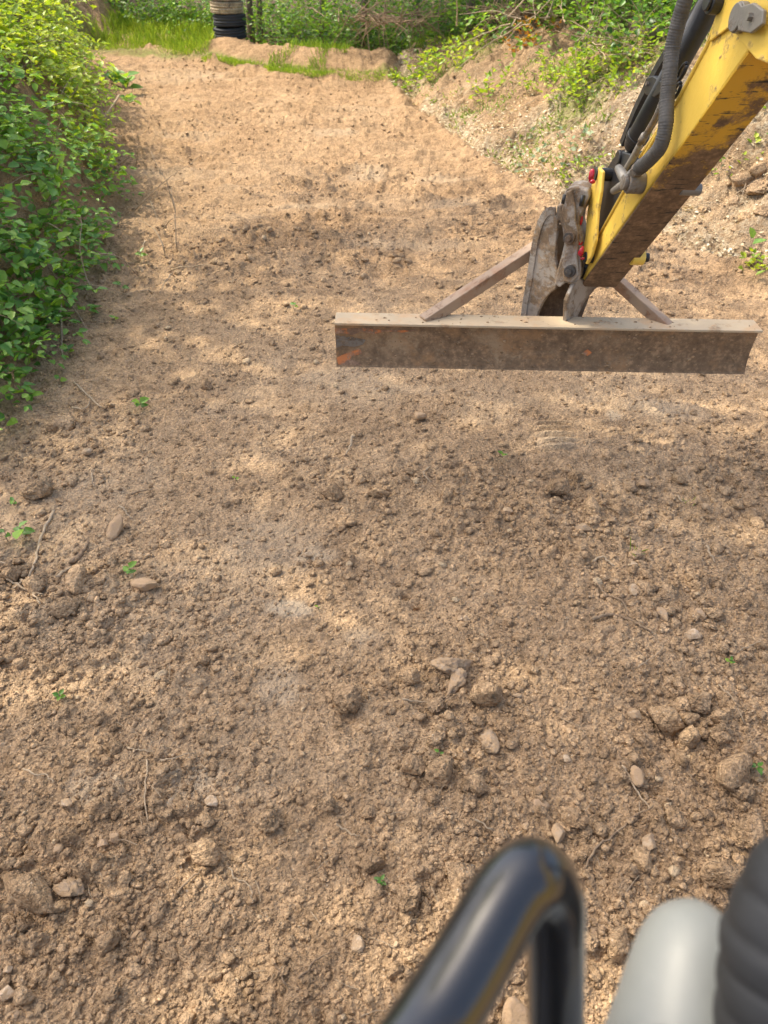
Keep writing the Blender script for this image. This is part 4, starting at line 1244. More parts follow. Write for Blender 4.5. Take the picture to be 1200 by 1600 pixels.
m.build('gap_plate', M['steel'], gb, bevel=.002)  # grey plate added behind the gap, stands in for its darkness
m = MB(); m.frame_box(W(858, 509, 3.31) + Vector((0, 0, .004)), ux * .115, fy * .05, Vector((0, 0, .008))); m.build('base_plate', M['blade_top'], gb, bevel=.002)
m = MB(); m.beam(W(846, 382, 3.38), W(662, 503, 3.285), .05, .05, (0, 0, 1)); m.build('brace', M['brace'], gb, bevel=.004)
m = MB(); m.beam(W(956, 432, 3.36), W(1046, 514, 3.285), .046, .046, (0, 0, 1)); m.build('brace', M['brace'], gb, bevel=.004)

# ------------------------------------------------------------------ foliage
def leaf_geo(P, D, N, L, Wd, fold=.18, droop=.14):
    """six-point folded leaves: two quads each"""
    P = np.asarray(P); D = np.asarray(D); N = np.asarray(N)
    D = D / np.linalg.norm(D, axis=1, keepdims=True)
    N = N - D * (N * D).sum(1, keepdims=True); N = N / np.maximum(1e-6, np.linalg.norm(N, axis=1, keepdims=True))
    Sd = np.cross(D, N)
    L = np.asarray(L)[:, None]; Wd = np.asarray(Wd)[:, None]
    base = P
    l1 = P + D * L * .30 + Sd * Wd * .48 + N * Wd * fold
    l2 = P + D * L * .68 + Sd * Wd * .38 + N * Wd * (fold * .6) - N * L * droop * .4
    tip = P + D * L - N * L * droop
    r2 = P + D * L * .68 - Sd * Wd * .38 + N * Wd * (fold * .6) - N * L * droop * .4
    r1 = P + D * L * .30 - Sd * Wd * .48 + N * Wd * fold
    V = np.stack([base, l1, l2, tip, r2, r1], 1)
    n = len(P); b = np.arange(n)[:, None] * 6
    F = np.concatenate([b + np.array([[0, 3, 2, 1]]), b + np.array([[0, 5, 4, 3]])], 0)
    return V.reshape(-1, 3), F

class Leaves:
    def __init__(s): s.P = []; s.D = []; s.N = []; s.L = []; s.W = []
    def add(s, p, d, n, l, w): s.P.append(p); s.D.append(d); s.N.append(n); s.L.append(l); s.W.append(w)
    def arrays(s): return [np.array(a, float) for a in (s.P, s.D, s.N, s.L, s.W)]
    def sub(s, idx):
        o = Leaves()
        for k in ('P', 'D', 'N', 'L', 'W'): setattr(o, k, [getattr(s, k)[i] for i in idx])
        return o

LEAF_VAR = {}
def leaf_variants(mat):
    if mat not in LEAF_VAR:
        lst = []
        for k in range(7):
            V, F = leaf_geo([(0, 0, 0)], [(1, 0, 0)], [(0, 0, 1)], [1.0], [random.uniform(.55, .8)], random.uniform(.1, .3), random.uniform(.05, .3))
            lst.append(np_mesh('leaf', V, F, M[mat], False, {'rnd': np.full(6, (k + .3) / 7)}))
        LEAF_VAR[mat] = lst
    return LEAF_VAR[mat]

def build_leaves(lv, parent, mat, indiv=0, rs=RNG, bias=0.0, name='leaves'):
    if not lv.P: return
    P, D, N, L, Wd = lv.arrays()
    n = len(P)
    order = np.arange(n)
    if indiv:
        cd = np.linalg.norm(P - np.array([0, 0, CAM_H]), axis=1)
        order = np.argsort(cd / L)                       # the leaves that show largest
        pl = Vector((0, 0, 0)); q = parent
        while q: pl += q.location; q = q.parent
        for i in order[:indiv]:
            me = random.choice(leaf_variants(mat))
            o = bpy.data.objects.new('leaf', me); COL.objects.link(o); o.parent = parent
            d = Vector(D[i]).normalized(); nn = Vector(N[i]); nn = (nn - d * nn.dot(d)).normalized(); s_ = nn.cross(d)
            mt = Matrix((d, s_, nn)).transposed().to_4x4()
            sc = L[i]
            o.matrix_local = Matrix.Translation(Vector(P[i]) - pl) @ mt @ Matrix.Diagonal((sc, sc, sc, 1))
        order = order[indiv:]
        if len(order) == 0: return
    V, F = leaf_geo(P[order], D[order], N[order], L[order], Wd[order])
    rn = np.clip(rs.beta(1.6, 1.6, len(order)) + bias, 0, 1)
    me = np_mesh(name, V, F, M[mat], False, {'rnd': np.repeat(rn, 6)})
    o = link_mesh(name, me, parent)
    o['kind'] = 'stuff'
    return o

def rvec(s=1.0): return Vector((random.gauss(0, s), random.gauss(0, s), random.gauss(0, s)))

def sprig(lv, mb, p, d, length, lsize, gap, droop=.6, wr=.65, rad=.0022, up=Vector((0, 0, 1)), sides=5, outward=None):
    """one twig with alternate leaves"""
    steps = max(3, int(length / gap))
    pts = [p.copy()]; d = d.normalized()
    for i in range(steps):
        d = (d + Vector((0, 0, -droop * .12)) + rvec(.09)).normalized()
        p = p + d * gap
        pts.append(p.copy())
        sd = d.cross(up)
        if sd.length < .1: sd = Vector((1, 0, 0))
        sd = sd.normalized() * (1 if i % 2 else -1)
        ld = (sd + d * .55 + rvec(.3) + Vector((0, 0, .05))).normalized()
        n = (Vector((0, 0, 1)) + (outward * .6 if outward else Vector((0, 0, 0))) + rvec(.38)).normalized()
        l = lsize * random.uniform(.6, 1.25) * (1 - .35 * i / steps)
        lv.add(tuple(p + ld * lsize * .15), tuple(ld), tuple(n), l, l * wr * random.uniform(.85, 1.15))
    lv.add(tuple(p), tuple(d), (0, 0, 1), lsize * .7, lsize * .45)
    if mb is not None and len(pts) > 2:
        mb.tube(pts[::2] if len(pts) > 4 else pts, [rad * (1 - .6 * k / max(1, len(pts[::2] if len(pts) > 4 else pts) - 1)) for k in range(len(pts[::2] if len(pts) > 4 else pts))], 4, False)

# ---- shrubs overgrowing the left bank, sun and shade put into their leaf greens
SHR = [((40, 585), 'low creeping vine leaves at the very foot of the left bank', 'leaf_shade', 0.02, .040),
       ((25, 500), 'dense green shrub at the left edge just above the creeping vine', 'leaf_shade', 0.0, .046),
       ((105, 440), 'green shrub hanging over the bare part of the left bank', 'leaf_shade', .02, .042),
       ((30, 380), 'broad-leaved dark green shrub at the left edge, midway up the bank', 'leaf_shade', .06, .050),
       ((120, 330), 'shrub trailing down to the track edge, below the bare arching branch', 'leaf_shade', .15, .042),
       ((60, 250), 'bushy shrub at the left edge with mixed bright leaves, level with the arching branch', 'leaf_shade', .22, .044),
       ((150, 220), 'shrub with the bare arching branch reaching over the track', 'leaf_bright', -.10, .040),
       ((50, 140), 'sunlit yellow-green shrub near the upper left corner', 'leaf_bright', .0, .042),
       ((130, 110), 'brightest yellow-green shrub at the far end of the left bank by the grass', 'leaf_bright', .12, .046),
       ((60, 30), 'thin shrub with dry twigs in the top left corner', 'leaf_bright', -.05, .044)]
cents = []
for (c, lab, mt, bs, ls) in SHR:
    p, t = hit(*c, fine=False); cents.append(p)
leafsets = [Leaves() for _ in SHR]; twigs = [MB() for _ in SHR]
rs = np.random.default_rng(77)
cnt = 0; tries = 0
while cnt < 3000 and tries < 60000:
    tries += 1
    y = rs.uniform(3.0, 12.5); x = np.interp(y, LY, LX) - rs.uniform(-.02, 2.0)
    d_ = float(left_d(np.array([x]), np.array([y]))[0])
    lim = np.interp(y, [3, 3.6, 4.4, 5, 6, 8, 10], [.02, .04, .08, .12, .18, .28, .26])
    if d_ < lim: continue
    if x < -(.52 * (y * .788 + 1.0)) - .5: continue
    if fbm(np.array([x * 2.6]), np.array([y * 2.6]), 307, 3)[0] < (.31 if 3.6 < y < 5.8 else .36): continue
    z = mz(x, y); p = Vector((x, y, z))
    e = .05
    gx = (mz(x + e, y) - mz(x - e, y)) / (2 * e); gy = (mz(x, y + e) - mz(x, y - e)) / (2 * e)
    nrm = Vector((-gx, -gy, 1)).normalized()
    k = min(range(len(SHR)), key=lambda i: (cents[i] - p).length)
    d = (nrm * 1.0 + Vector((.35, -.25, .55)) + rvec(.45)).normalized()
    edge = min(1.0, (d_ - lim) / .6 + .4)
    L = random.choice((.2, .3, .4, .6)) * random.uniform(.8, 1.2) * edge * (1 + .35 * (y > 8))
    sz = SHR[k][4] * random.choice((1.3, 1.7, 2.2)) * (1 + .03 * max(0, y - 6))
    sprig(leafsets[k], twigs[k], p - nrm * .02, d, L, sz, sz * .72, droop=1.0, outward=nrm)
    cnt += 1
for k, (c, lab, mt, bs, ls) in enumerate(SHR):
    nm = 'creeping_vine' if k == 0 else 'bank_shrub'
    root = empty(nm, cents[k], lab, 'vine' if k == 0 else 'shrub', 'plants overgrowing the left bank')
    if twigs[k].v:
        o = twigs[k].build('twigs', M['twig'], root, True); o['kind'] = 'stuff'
    bs = bs + (.15 if k >= 5 else .04)  # upper shrubs' leaf colour lightened as if sunlit
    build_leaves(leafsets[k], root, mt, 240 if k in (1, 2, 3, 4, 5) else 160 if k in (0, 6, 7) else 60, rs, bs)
    if k == 6:
        pts = [hit(118, 226, False)[0] + Vector((0, -.1, .15)), hit(150, 228, False)[0] + Vector((0, 0, .12)), hit(176, 222, False)[0] + Vector((0, 0, .25)), hit(198, 208, False)[0] + Vector((0, 0, .35))]
        m = MB(); m.tube(smooth_path(pts, 6), [.014] * 10 + [.010] * 9, 8); m.build('bare_branch', M['pale_wood'], root, True)
    if k in (7, 9, 4, 2):
        m = MB()
        for j in range(14):
            q = cents[k] + Vector((random.uniform(-.5, .7), random.uniform(-.6, .6), 0)); q.z = mz(q.x, q.y) + .05
            d = (Vector((random.uniform(-.4, 1), random.uniform(-1, .3), random.uniform(.2, 1)))).normalized(); L = random.uniform(.3, .7)
            pp = [q]
            for _ in range(6): d = (d + rvec(.16) + Vector((0, 0, -.12))).normalized(); pp.append(pp[-1] + d * L / 6)
            m.tube(pp, [.005 * (1 - .12 * i) for i in range(7)], 5)
        o = m.build('dry_twigs', M['pale_wood'], root, True); o['kind'] = 'stuff'

# ---- generic small plant
def seedling(px, py, size, label, mat='leaf_shade', nl=5, upr=.5, cat='seedling', name='seedling', group=None, bias=0, wr=.6):
    p, t = hit(px, py)
    root = empty(name, p, label, cat, group)
    lv = Leaves(); m = MB(); s = size
    stem = [p, p + Vector((random.uniform(-.2, .2) * s, random.uniform(-.2, .2) * s, s * .5)), p + Vector((random.uniform(-.3, .3) * s, random.uniform(-.3, .3) * s, s * .9))]
    m.tube(smooth_path(stem, 3), .0016 + s * .008, 5); m.build('stem', M['twig'], root, True)
    for i in range(nl):
        f = .35 + .65 * (i + 1) / nl
        q = stem[0].lerp(stem[2], f)
        a = i * 2.4 + random.uniform(-.4, .4)
        d = Vector((math.cos(a), math.sin(a) - .3, random.uniform(.05, .6) * upr * 2))
        lv.add(tuple(q), tuple(d.normalized()), (random.gauss(0, .25), -.35 + random.gauss(0, .2), 1), s * random.uniform(.55, .9), s * wr * random.uniform(.45, .7))
    build_leaves(lv, root, mat, nl)
    return root

SEED = [(221, 640, .06, 'tiny leafy sprig standing in the soil right of the pale straw stalk', 5), (200, 903, .045, 'white-tipped two-leaf seedling on the left side of the track', 4),
        (101, 1101, .030, 'tiny flat green seedling at the left in the lower half', 5), (25, 645, .085, 'single-stemmed sprout with oval leaves, upper one at the left edge', 3),
        (16, 674, .085, 'single-stemmed sprout with oval leaves, lower one at the left edge', 3), (594, 1384, .026, 'tiny green seedling in the lower centre beside a round clod', 5),
        (785, 718, .035, 'tiny green sprout right of the dark clod below the beam', 3), (42, 846, .07, 'pair of bright green leaves beside the long bent stick', 4),
        (14, 850, .05, 'low green leaf at the far left below the small sprouts', 2), (24, 792, .035, 'tiny pale sprout under the left bank', 3), (218, 408, .08, 'small bright green leaf cluster on the sunny soil beside the left bank', 4),
        (194, 462, .07, 'small two-leaf sprout at the edge of the left bank shadow', 3), (182, 508, .05, 'very small green sprout on the bare bank foot', 3), (208, 300, .10, 'single bright yellow leaf sprig poking out from the left bank foliage', 3),
        (460, 484, .05, 'tiny green sprout in the middle of the track left of the beam', 3), (1138, 1040, .03, 'tiny grassy green sprout near the right edge', 4), (1173, 1212, .03, 'tiny light green sprout near the very broad half-buried clod', 4),
        (685, 1186, .022, 'green leaf scrap above the blocky two-lobed clod', 2), (108, 552, .06, 'green leafy sprig on the bare left bank by the leaning stick', 5), (95, 600, .05, 'yellowish leaf pair at the foot of the left bank', 3),
        (370, 753, .022, 'minute green leaf on smooth soil left of centre', 2), (498, 954, .018, 'minute green leaf beside the pale soil patch', 2), (205, 150, .22, 'upright yellow-green weed, upper one in the far left of the track', 9), (175, 135, .2, 'leafy weed beside the sunlit left shrub, close to the far track end', 9), (203, 168, .15, 'lower small weed under the upright weed on the far left', 6)]
for (px, py, s, lab, nl) in SEED: seedling(px, py, s, lab, nl=nl)

def grass_tuft(px, py, n, h, label, name='grass_tuft', mat='grass', spread=.04, width=.004):
    p, t = hit(px, py)
    root = empty(name, p, label, 'grass tuft')
    lv = Leaves()
    for _ in range(n):
        q = p + Vector((random.gauss(0, spread), random.gauss(0, spread), 0)); q.z = mz(q.x, q.y) + .005
        d = (Vector((random.gauss(0, .45), random.gauss(0, .45), 1))).normalized()
        lv.add(tuple(q), tuple(d), tuple(Vector((random.gauss(0, 1), random.gauss(0, 1), .2)).normalized()), h * random.uniform(.5, 1.2), width * random.uniform(.7, 1.3))
    o = build_leaves(lv, root, mat, 0, name='blades')
    return root
grass_tuft(994, 870, 9, .07, 'thin pale green grass tuft among the clods on the right', spread=.012, width=.003)
grass_tuft(1075, 790, 5, .04, 'few grass blades near the bluish white flake', spread=.012, width=.003)

# ---- weeds on the right bank
def bush(px, py, rx, h, label, mat, nst=14, ls=.06, group=None, indiv=60, name='bank_weed', cat='weed', bias=0, gapk=.7, pos=None):
    if pos is None: p, t = hit(px, py, False)
    else: p = pos
    root = empty(name, p, label, cat, group)
    lv = Leaves(); m = MB()
    for i in range(nst):
        q = p + Vector((random.uniform(-1, 1) * rx, random.uniform(-1, 1) * rx * .7, 0)); q.z = mz(q.x, q.y) - .01
        out = Vector(((q.x - p.x) / rx, (q.y - p.y) / rx, 0))
        d = Vector((0, 0, 1)) + out * .6 + rvec(.25)
        sprig(lv, m, q, d, h * random.uniform(.5, 1.1), ls, ls * gapk, droop=.5)
    o = m.build('stems', M['twig'], root, True); o['kind'] = 'stuff'
    build_leaves(lv, root, mat, min(indiv, 150), RNG, bias)
    return root

GW = 'weeds growing on the right bank'
bush(908, 118, .28, 0.36, 'largest bright green weed clump high on the right bank', 'leaf_bright', 42, 0.066, GW, 120)
bush(945, 125, .25, 0.34, 'bright weed clump just right of the largest clump, near the arm', 'leaf_bright', 33, 0.066, GW, 100)
bush(846, 138, .14, 0.29, 'narrow weed left of the largest clump on the right bank', 'leaf_bright', 14, 0.061, GW, 50, bias=.1)
bush(880, 150, .16, 0.17, 'low weed below the largest clump', 'leaf_bright', 11, 0.055, GW, 40)
bush(762, 148, .16, 0.31, 'lone young bush halfway up the bare reddish bank', 'leaf_bright', 15, 0.072, GW, 60, bias=.1)
bush(690, 108, .35, 0.41, 'yellow-green bush at the far left end of the right bank crest', 'leaf_bright', 30, 0.083, GW, 90)
bush(665, 122, .3, 0.30, 'green weed at the foot of the bank end beside the grass strip', 'leaf_bright', 22, 0.077, GW, 60, bias=-.1)
bush(722, 78, .35, 0.26, 'sparse yellow leaves along the bank crest before the wood', 'leaf_bright', 16, 0.088, GW, 50, bias=.2)
bush(836, 75, .2, .32, 'small bush with orange and brown leaves on the bank crest', 'leaf_orange', 16, .07, None, 80, cat='bush', name='orange_bush')
bush(1012, 118, .25, 0.29, 'green weed clump just left of the hydraulic hose', 'leaf_bright', 22, 0.061, GW, 60)
bush(970, 145, .2, .16, 'low pale weed between the largest clump and the arm', 'leaf_grey', 10, .05, GW, 40)
bush(925, 235, .22, .12, 'low silvery green creeping plant left of the hitch link', 'leaf_grey', 18, .05, GW, 60, name='silver_plant')
bush(850, 240, .22, .12, 'low silvery green plant on the lower bank behind the hitch', 'leaf_grey', 12, .05, GW, 50, name='silver_plant')
bush(905, 278, .14, 0.12, 'small bright green plant at the bank foot above the hitch', 'leaf_bright', 12, 0.055, GW, 40)
bush(840, 215, .2, .10, 'small patch of green plants low on the bank', 'leaf_grey', 10, .045, GW, 40, bias=.3)
bush(1150, 250, .14, 0.12, 'tiny bright plant right of the arm on the pale bank', 'leaf_bright', 8, 0.044, GW, 30)
bush(1060, 60, .35, 0.36, 'leafy green growth behind the hydraulic hose', 'leaf_bright', 25, 0.066, GW, 70, bias=-.1)
bush(1185, 185, .25, .25, 'dark green plant right of the muddy arm', 'leaf_forest', 16, .05, GW, 60)
seedling(1168, 412, .13, 'upright single green leaf at the right edge behind the beam', nl=2, upr=1.4, cat='seedling')
bush(1188, 425, .10, 0.07, 'flat rosette of light green leaves at the right edge above the beam end', 'leaf_bright', 9, 0.055, GW, 30)

# moss and thin low grass on the right bank: uncountable
lv = Leaves()
rs2 = np.random.default_rng(99)
for _ in range(16000):
    y = rs2.uniform(4.5, 13); x = np.interp(y, RY, RX) + rs2.uniform(.1, 3.2)
    if fbm(np.array([x * 1.5 + 5]), np.array([y * 1.5]), 215, 4)[0] < .5: continue
    z = mz(x, y)
    lv.add((x, y, z), (rs2.normal() * .7, rs2.normal() * .7, .8), (rs2.normal(), rs2.normal(), .5), rs2.uniform(.03, .09), rs2.uniform(.004, .014))
o = build_leaves(lv, None, 'grass', 0, rs2, -.05, 'bank_grass'); tag(o, 'thin low grass and moss patches over the right bank', 'grass')
# dry leaf litter
lv = Leaves()
for _ in range(8500):
    y = rs2.uniform(4.5, 13); dd_ = abs(rs2.normal() * .9); x = np.interp(y, RY, RX) + dd_ - .12
    if y > 9 and dd_ > .5 and rs2.uniform() < .7: continue
    z = mz(x, y) + .012
    lv.add((x, y, z), (rs2.normal(), rs2.normal(), rs2.normal() * .25), (rs2.normal() * .35, rs2.normal() * .35, 1), rs2.uniform(.012, .05), rs2.uniform(.006, .026))
o = build_leaves(lv, None, 'dry', 0, rs2, 0, 'leaf_litter'); tag(o, 'pale dry leaf litter and chips scattered on the right bank', 'leaf litter')
# pale straw scattered over the bank and track edge
m = MB()
for _ in range(420):
    y = random.uniform(4.6, 12); x = float(np.interp(y, RY, RX)) + random.uniform(.1, 2.6)
    z = mz(x, y) + .03; a = random.uniform(0, 6.28); L = random.uniform(.05, .3)
    p = Vector((x, y, z)); q = p + Vector((math.cos(a) * L, math.sin(a) * L, 0)); q.z = mz(q.x, q.y) + random.uniform(.02, .07)
    m.tube([p, (p + q) / 2 + Vector((0, 0, .02)), q], [.004, .0035, .002], 4, False)
o = m.build('dry_straw', M['pale_wood'], None, True); tag(o, 'dry straw and fine twigs strewn over the right bank', 'straw', None, 'stuff')
# straw and root hairs over the soil of the track
m = MB()
X, Y, t = visible_xy(230, 17, 380)
for x, y in zip(X, Y):
    if left_d(np.array([x]), np.array([y]))[0] > .4 or right_d(np.array([x]), np.array([y]))[0] > 0: continue
    z = float(full_z(np.array([x]), np.array([y]))[0]) + .006; a = random.uniform(0, 6.28); L = random.uniform(.02, .07)
    if x < -.8 and y > 1.5: L *= 1.6
    p = Vector((x, y, z)); q = p + Vector((math.cos(a) * L, math.sin(a) * L, random.uniform(-.002, .01)))
    m.tube([p, (p + q) / 2 + Vector((random.uniform(-.006, .006), random.uniform(-.006, .006), .004)), q], [.0012, .0011, .0007], 4, False)
o = m.build('root_hairs', M['pale_wood'], None, True); tag(o, 'fine straw bits and root hairs strewn over the dirt track', 'straw', None, 'stuff')

# ---- clods of the far right bank (right of the arm)
for i, (px, py, s) in enumerate([(1160, 285, 34), (1185, 300, 36), (1140, 320, 26), (1190, 335, 30), (1165, 345, 24), (1188, 270, 28), (1135, 290, 20), (1178, 412, 26), (1150, 362, 20), (1100, 330, 18)]):
    p, t = hit(px, py, False); r = s / FPX * t / 2
    o = bpy.data.objects.new('bank_clod', random.choice(CLOD_ME)); COL.objects.link(o); o.location = p + Vector((0, 0, r * .2)); o.scale = (r * 1.15, r, r * .9); o.rotation_euler = (0, 0, i * 1.3)
    tag(o, ['largest lumpy', 'second largest lumpy', 'squat', 'rounded', 'flattened', 'upper right', 'upper left', 'isolated light', 'low', 'leftmost small'][i] + ' dry earth clod on the bank right of the arm', 'clod', 'earth clods on the bank right of the arm')

# ------------------------------------------------------------------ grass beyond the track
def grass_area(name, label, pts_fn, n, h0, h1, w, bias=0):
    lv = Leaves(); k = 0
    while k < n:
        x, y, ok, hs = pts_fn()
        if not ok: continue
        k += 1
        z = mz(x, y)
        lv.add((x, y, z - .01), (random.gauss(0, .4), random.gauss(0, .4) - .1, 1), (random.gauss(0, 1), random.gauss(0, 1), .1), random.uniform(h0, h1) * hs, w * random.uniform(.6, 1.4))
    o = build_leaves(lv, None, 'grass', 0, RNG, bias, name)
    return tag(o, label, 'grass')
gl0 = base_hit(165, 84); gl1 = base_hit(335, 103)
print('far pts', gl0, gl1, BERM, LEDGE[-1], REDGE[0], REDGE[-1])
def fn_left():
    x = random.uniform(gl0[0] - .4, gl1[0] - .15); y = float(np.interp(x, FX, FY)) + random.uniform(.25, 4.0)
    hs = .35 + .9 * min(1, (y - float(np.interp(x, FX, FY))) / 1.2)
    return x, y, fbm(np.array([x * 2]), np.array([y * 2]), 401, 3)[0] > .33, hs * (.7 + .6 * fbm(np.array([x * 3]), np.array([y * 3]), 402, 2)[0])
grass_area('tall_grass', 'tall bright green grass on the slope between the left shrubs and the tyres', fn_left, 9000, .08, .24, .006, .3)
def fn_strip():
    x = random.uniform(gl1[0] - .2, base_hit(620, 134)[0]); y = float(np.interp(x, FX, FY)) + abs(random.gauss(.15, .25))
    return x, y, float(berm_d(np.array([x]), np.array([y]))[0]) > .45 and fbm(np.array([x * 1.6]), np.array([y * 1.6]), 411, 3)[0] > .40, 1
grass_area('grass_strip', 'short bright grass strip between the far end of the dirt and the berm', fn_strip, 6500, .02, .07, .006, .25)
def fn_berm():
    x = random.uniform(-1.6, 1.2); y = float(np.interp(x, FX, FY)) + random.uniform(.3, 1.6)
    return x, y, float(berm_d(np.array([x]), np.array([y]))[0]) < .6 and fbm(np.array([x * 1.9]), np.array([y * 1.9]), 421, 3)[0] > .54 and far_d(np.array([x]), np.array([y]))[0] > .2, 1
grass_area('berm_grass', 'tufts of pale grass growing on the earth berm', fn_berm, 1200, .06, .17, .007, .05)

# ------------------------------------------------------------------ tyres
def tyre(c, r, wd, label, mat, rot, tilt):
    n = 56
    prof = [(-.5, .62), (-.5, .70), (-.56, .80), (-.53, .92), (-.42, .985), (-.3, 1.0), (-.29, .97), (-.25, .97), (-.24, 1.0), (-.06, 1.0), (-.05, .97), (.05, .97), (.06, 1.0), (.24, 1.0), (.25, .97), (.29, .97), (.3, 1.0), (.42, .985), (.53, .92), (.56, .80), (.5, .70), (.5, .62), (.42, .66), (.38, .85), (-.38, .85), (-.42, .66)]
    m = MB(); k = len(prof)
    for i in range(n):
        a = 2 * math.pi * i / n
        for (z, rr) in prof:
            q = rr * r * (1 + .004 * math.sin(a * 3 + rot))
            m.v.append((math.cos(a) * q, math.sin(a) * q, z * wd))
    for i in range(n):
        for j in range(k):
            a0 = i * k + j; a1 = i * k + (j + 1) % k; b0 = ((i + 1) % n) * k + j; b1 = ((i + 1) % n) * k + (j + 1) % k
            m.f.append((a0, b0, b1, a1))
    root = empty('tyre', c, label, 'tyre', 'stacked old tyres at the wood edge')
    root.rotation_euler = (tilt[0], tilt[1], rot)
    me = m.mesh('carcass', M[mat], True)
    o = bpy.data.objects.new('carcass', me); COL.objects.link(o); o.parent = root
    m = MB()
    for i in range(60):
        a = 2 * math.pi * i / 60
        for s_ in (-1, 1):
            cc = Vector((math.cos(a + s_ * .02) * r * .995, math.sin(a + s_ * .02) * r * .995, s_ * wd * .40))
            m.frame_box(cc, Vector((-math.sin(a), math.cos(a), 0)) * r * .018, Vector((math.cos(a), math.sin(a), 0)) * r * .016, Vector((0, 0, wd * .10)))
    me = m.mesh('tread_blocks', M[mat]); o = bpy.data.objects.new('tread_blocks', me); COL.objects.link(o); o.parent = root; o['kind'] = 'stuff'
ty_ = base_hit(360, 108)[1] + 1.3; d_ = ray(360, 56); tt = ty_ / d_.y; tb = CP + d_ * tt; tb.z = min(tb.z, mz(tb.x, tb.y) + .12); print('tyre', tb, mz(tb.x, tb.y), mz(tb.x, tb.y - .4))
tr = 25 / FPX * tt
print('tyre base', tb, tt, tr)
TY = [('bottom tyre of the stack, dark rubber half sunk behind the earth berm', 'tyre_black'), ('bare dark black tyre second from the bottom of the stack', 'tyre_black'), ('dusty beige tyre third from the bottom of the stack', 'tyre'),
      ('dusty beige tyre fourth from the bottom of the stack', 'tyre'), ('partly cut off tyre fifth from the bottom at the top edge', 'tyre'), ('topmost tyre of the stack above the picture edge', 'tyre_black')]
hh = tr * .66
for i, (lab, mt) in enumerate(TY):
    tyre(Vector((tb.x + [0, .012, -.012, -.02, -.035, -.04][i], tb.y + .01 * i, tb.z + hh * (i + .25) * 1.02)), tr, hh * .86, lab, mt, i * 1.1, (random.uniform(-.03, .03), random.uniform(-.04, .02)))

# ------------------------------------------------------------------ trees and woodland edge
def limb(mb, p, d, L, r, depth, tips, bend=.15):
    pts = [p.copy()]; rr = [r]; n = 7
    for i in range(n):
        d = (d + rvec(bend) * .5 + Vector((0, 0, .03))).normalized(); p = p + d * L / n; pts.append(p.copy()); rr.append(r * (1 - .5 * (i + 1) / n))
    mb.tube(pts, rr, 8 if depth > 1 else 5, True)
    tips.append((p, d))
    if depth > 0:
        for k in range(random.randint(3, 4)):
            q = pts[random.randint(3, n)]
            dn = (d + rvec(.6)).normalized(); dn.z = abs(dn.z) * .6 + .05
            limb(mb, q, dn, L * random.uniform(.45, .7), r * .5, depth - 1, tips, bend * 1.2)

def tree(x, y, h, r, crown, nleaf, label, mat='leaf_forest', group=None, ls=.12, lean=(0, 0), name='tree', first=.45, spread=1.0):
    z = mz(x, y)
    base = Vector((x, y, z))
    root = empty(name, base, label, 'tree', group)
    m = MB(); tips = []
    top = base + Vector((lean[0], lean[1], h * .62))
    tp = smooth_path([base - Vector((0, 0, .1)), base.lerp(top, .35) + rvec(.06), base.lerp(top, .7) + rvec(.08), top], 5)
    m.tube(tp, [r * (1.35 if i == 0 else 1.12 if i == 1 else 1) * (1 - .45 * i / (len(tp) - 1)) for i in range(len(tp))], 12)
    for k in range(7):
        q = tp[int(len(tp) * random.uniform(first, .98))]
        a = k * 2.4 + random.uniform(-.5, .5)
        d = Vector((math.cos(a), math.sin(a), random.uniform(.35, 1.1))).normalized()
        limb(m, q, d, crown * random.uniform(.65, 1.0), r * .45, 1, tips)
    m.build('trunk', M['bark'], root, True)
    lv = Leaves()
    C = top + Vector((0, 0, crown * .35))
    pts = [t_[0] for t_ in tips]
    while len(lv.P) < nleaf:
        c = random.choice(pts) + rvec(crown * .10 * spread)
        for _ in range(14):
            p = c + rvec(crown * .075)
            lv.add(tuple(p), tuple(rvec(1)), (random.gauss(0, .5), random.gauss(0, .5), 1), ls * random.uniform(.6, 1.2), ls * random.uniform(.4, .7))
    build_leaves(lv, root, mat, 0, RNG, 0, 'crown')
    return root

# trees that stand outside the picture on the left bank and throw the dappled shade over the near track
GT = 'trees on the left bank outside the picture'
SH = [(-7.3, 7.2, 14, 2.4, (.2, .0), 1500), (-7.2, 4.8, 13, 2.4, (.2, .0), 1700), (-5.6, 6.2, 13, 2.4, (.5, 0), 1400), (-4.9, 4.2, 13, 2.3, (.6, 0), 1500), (-6.0, 3.0, 13, 2.3, (.2, 0), 1500)]
for i, (x, y, h, cr, ln, nl) in enumerate(SH):
    tree(x, y, h, .13, cr, nl, 'tall leafy tree on the left bank shading the near track, ' + ['farthest one', 'second one standing back', 'one leaning out most', 'one closest to the track', 'nearest one'][i], 'leaf_shade', GT, .17, ln, first=.7, spread=2.2)
for i, (x, y, wh) in enumerate([(9.5, 12.0, 'far right'), (-11, 14.5, 'far left')]):
    tree(x, y, 7.5, .14, 2.3, 1200, 'leafy tree standing back from the track outside the picture, ' + wh, 'leaf_forest', 'trees around the clearing outside the picture', .17)

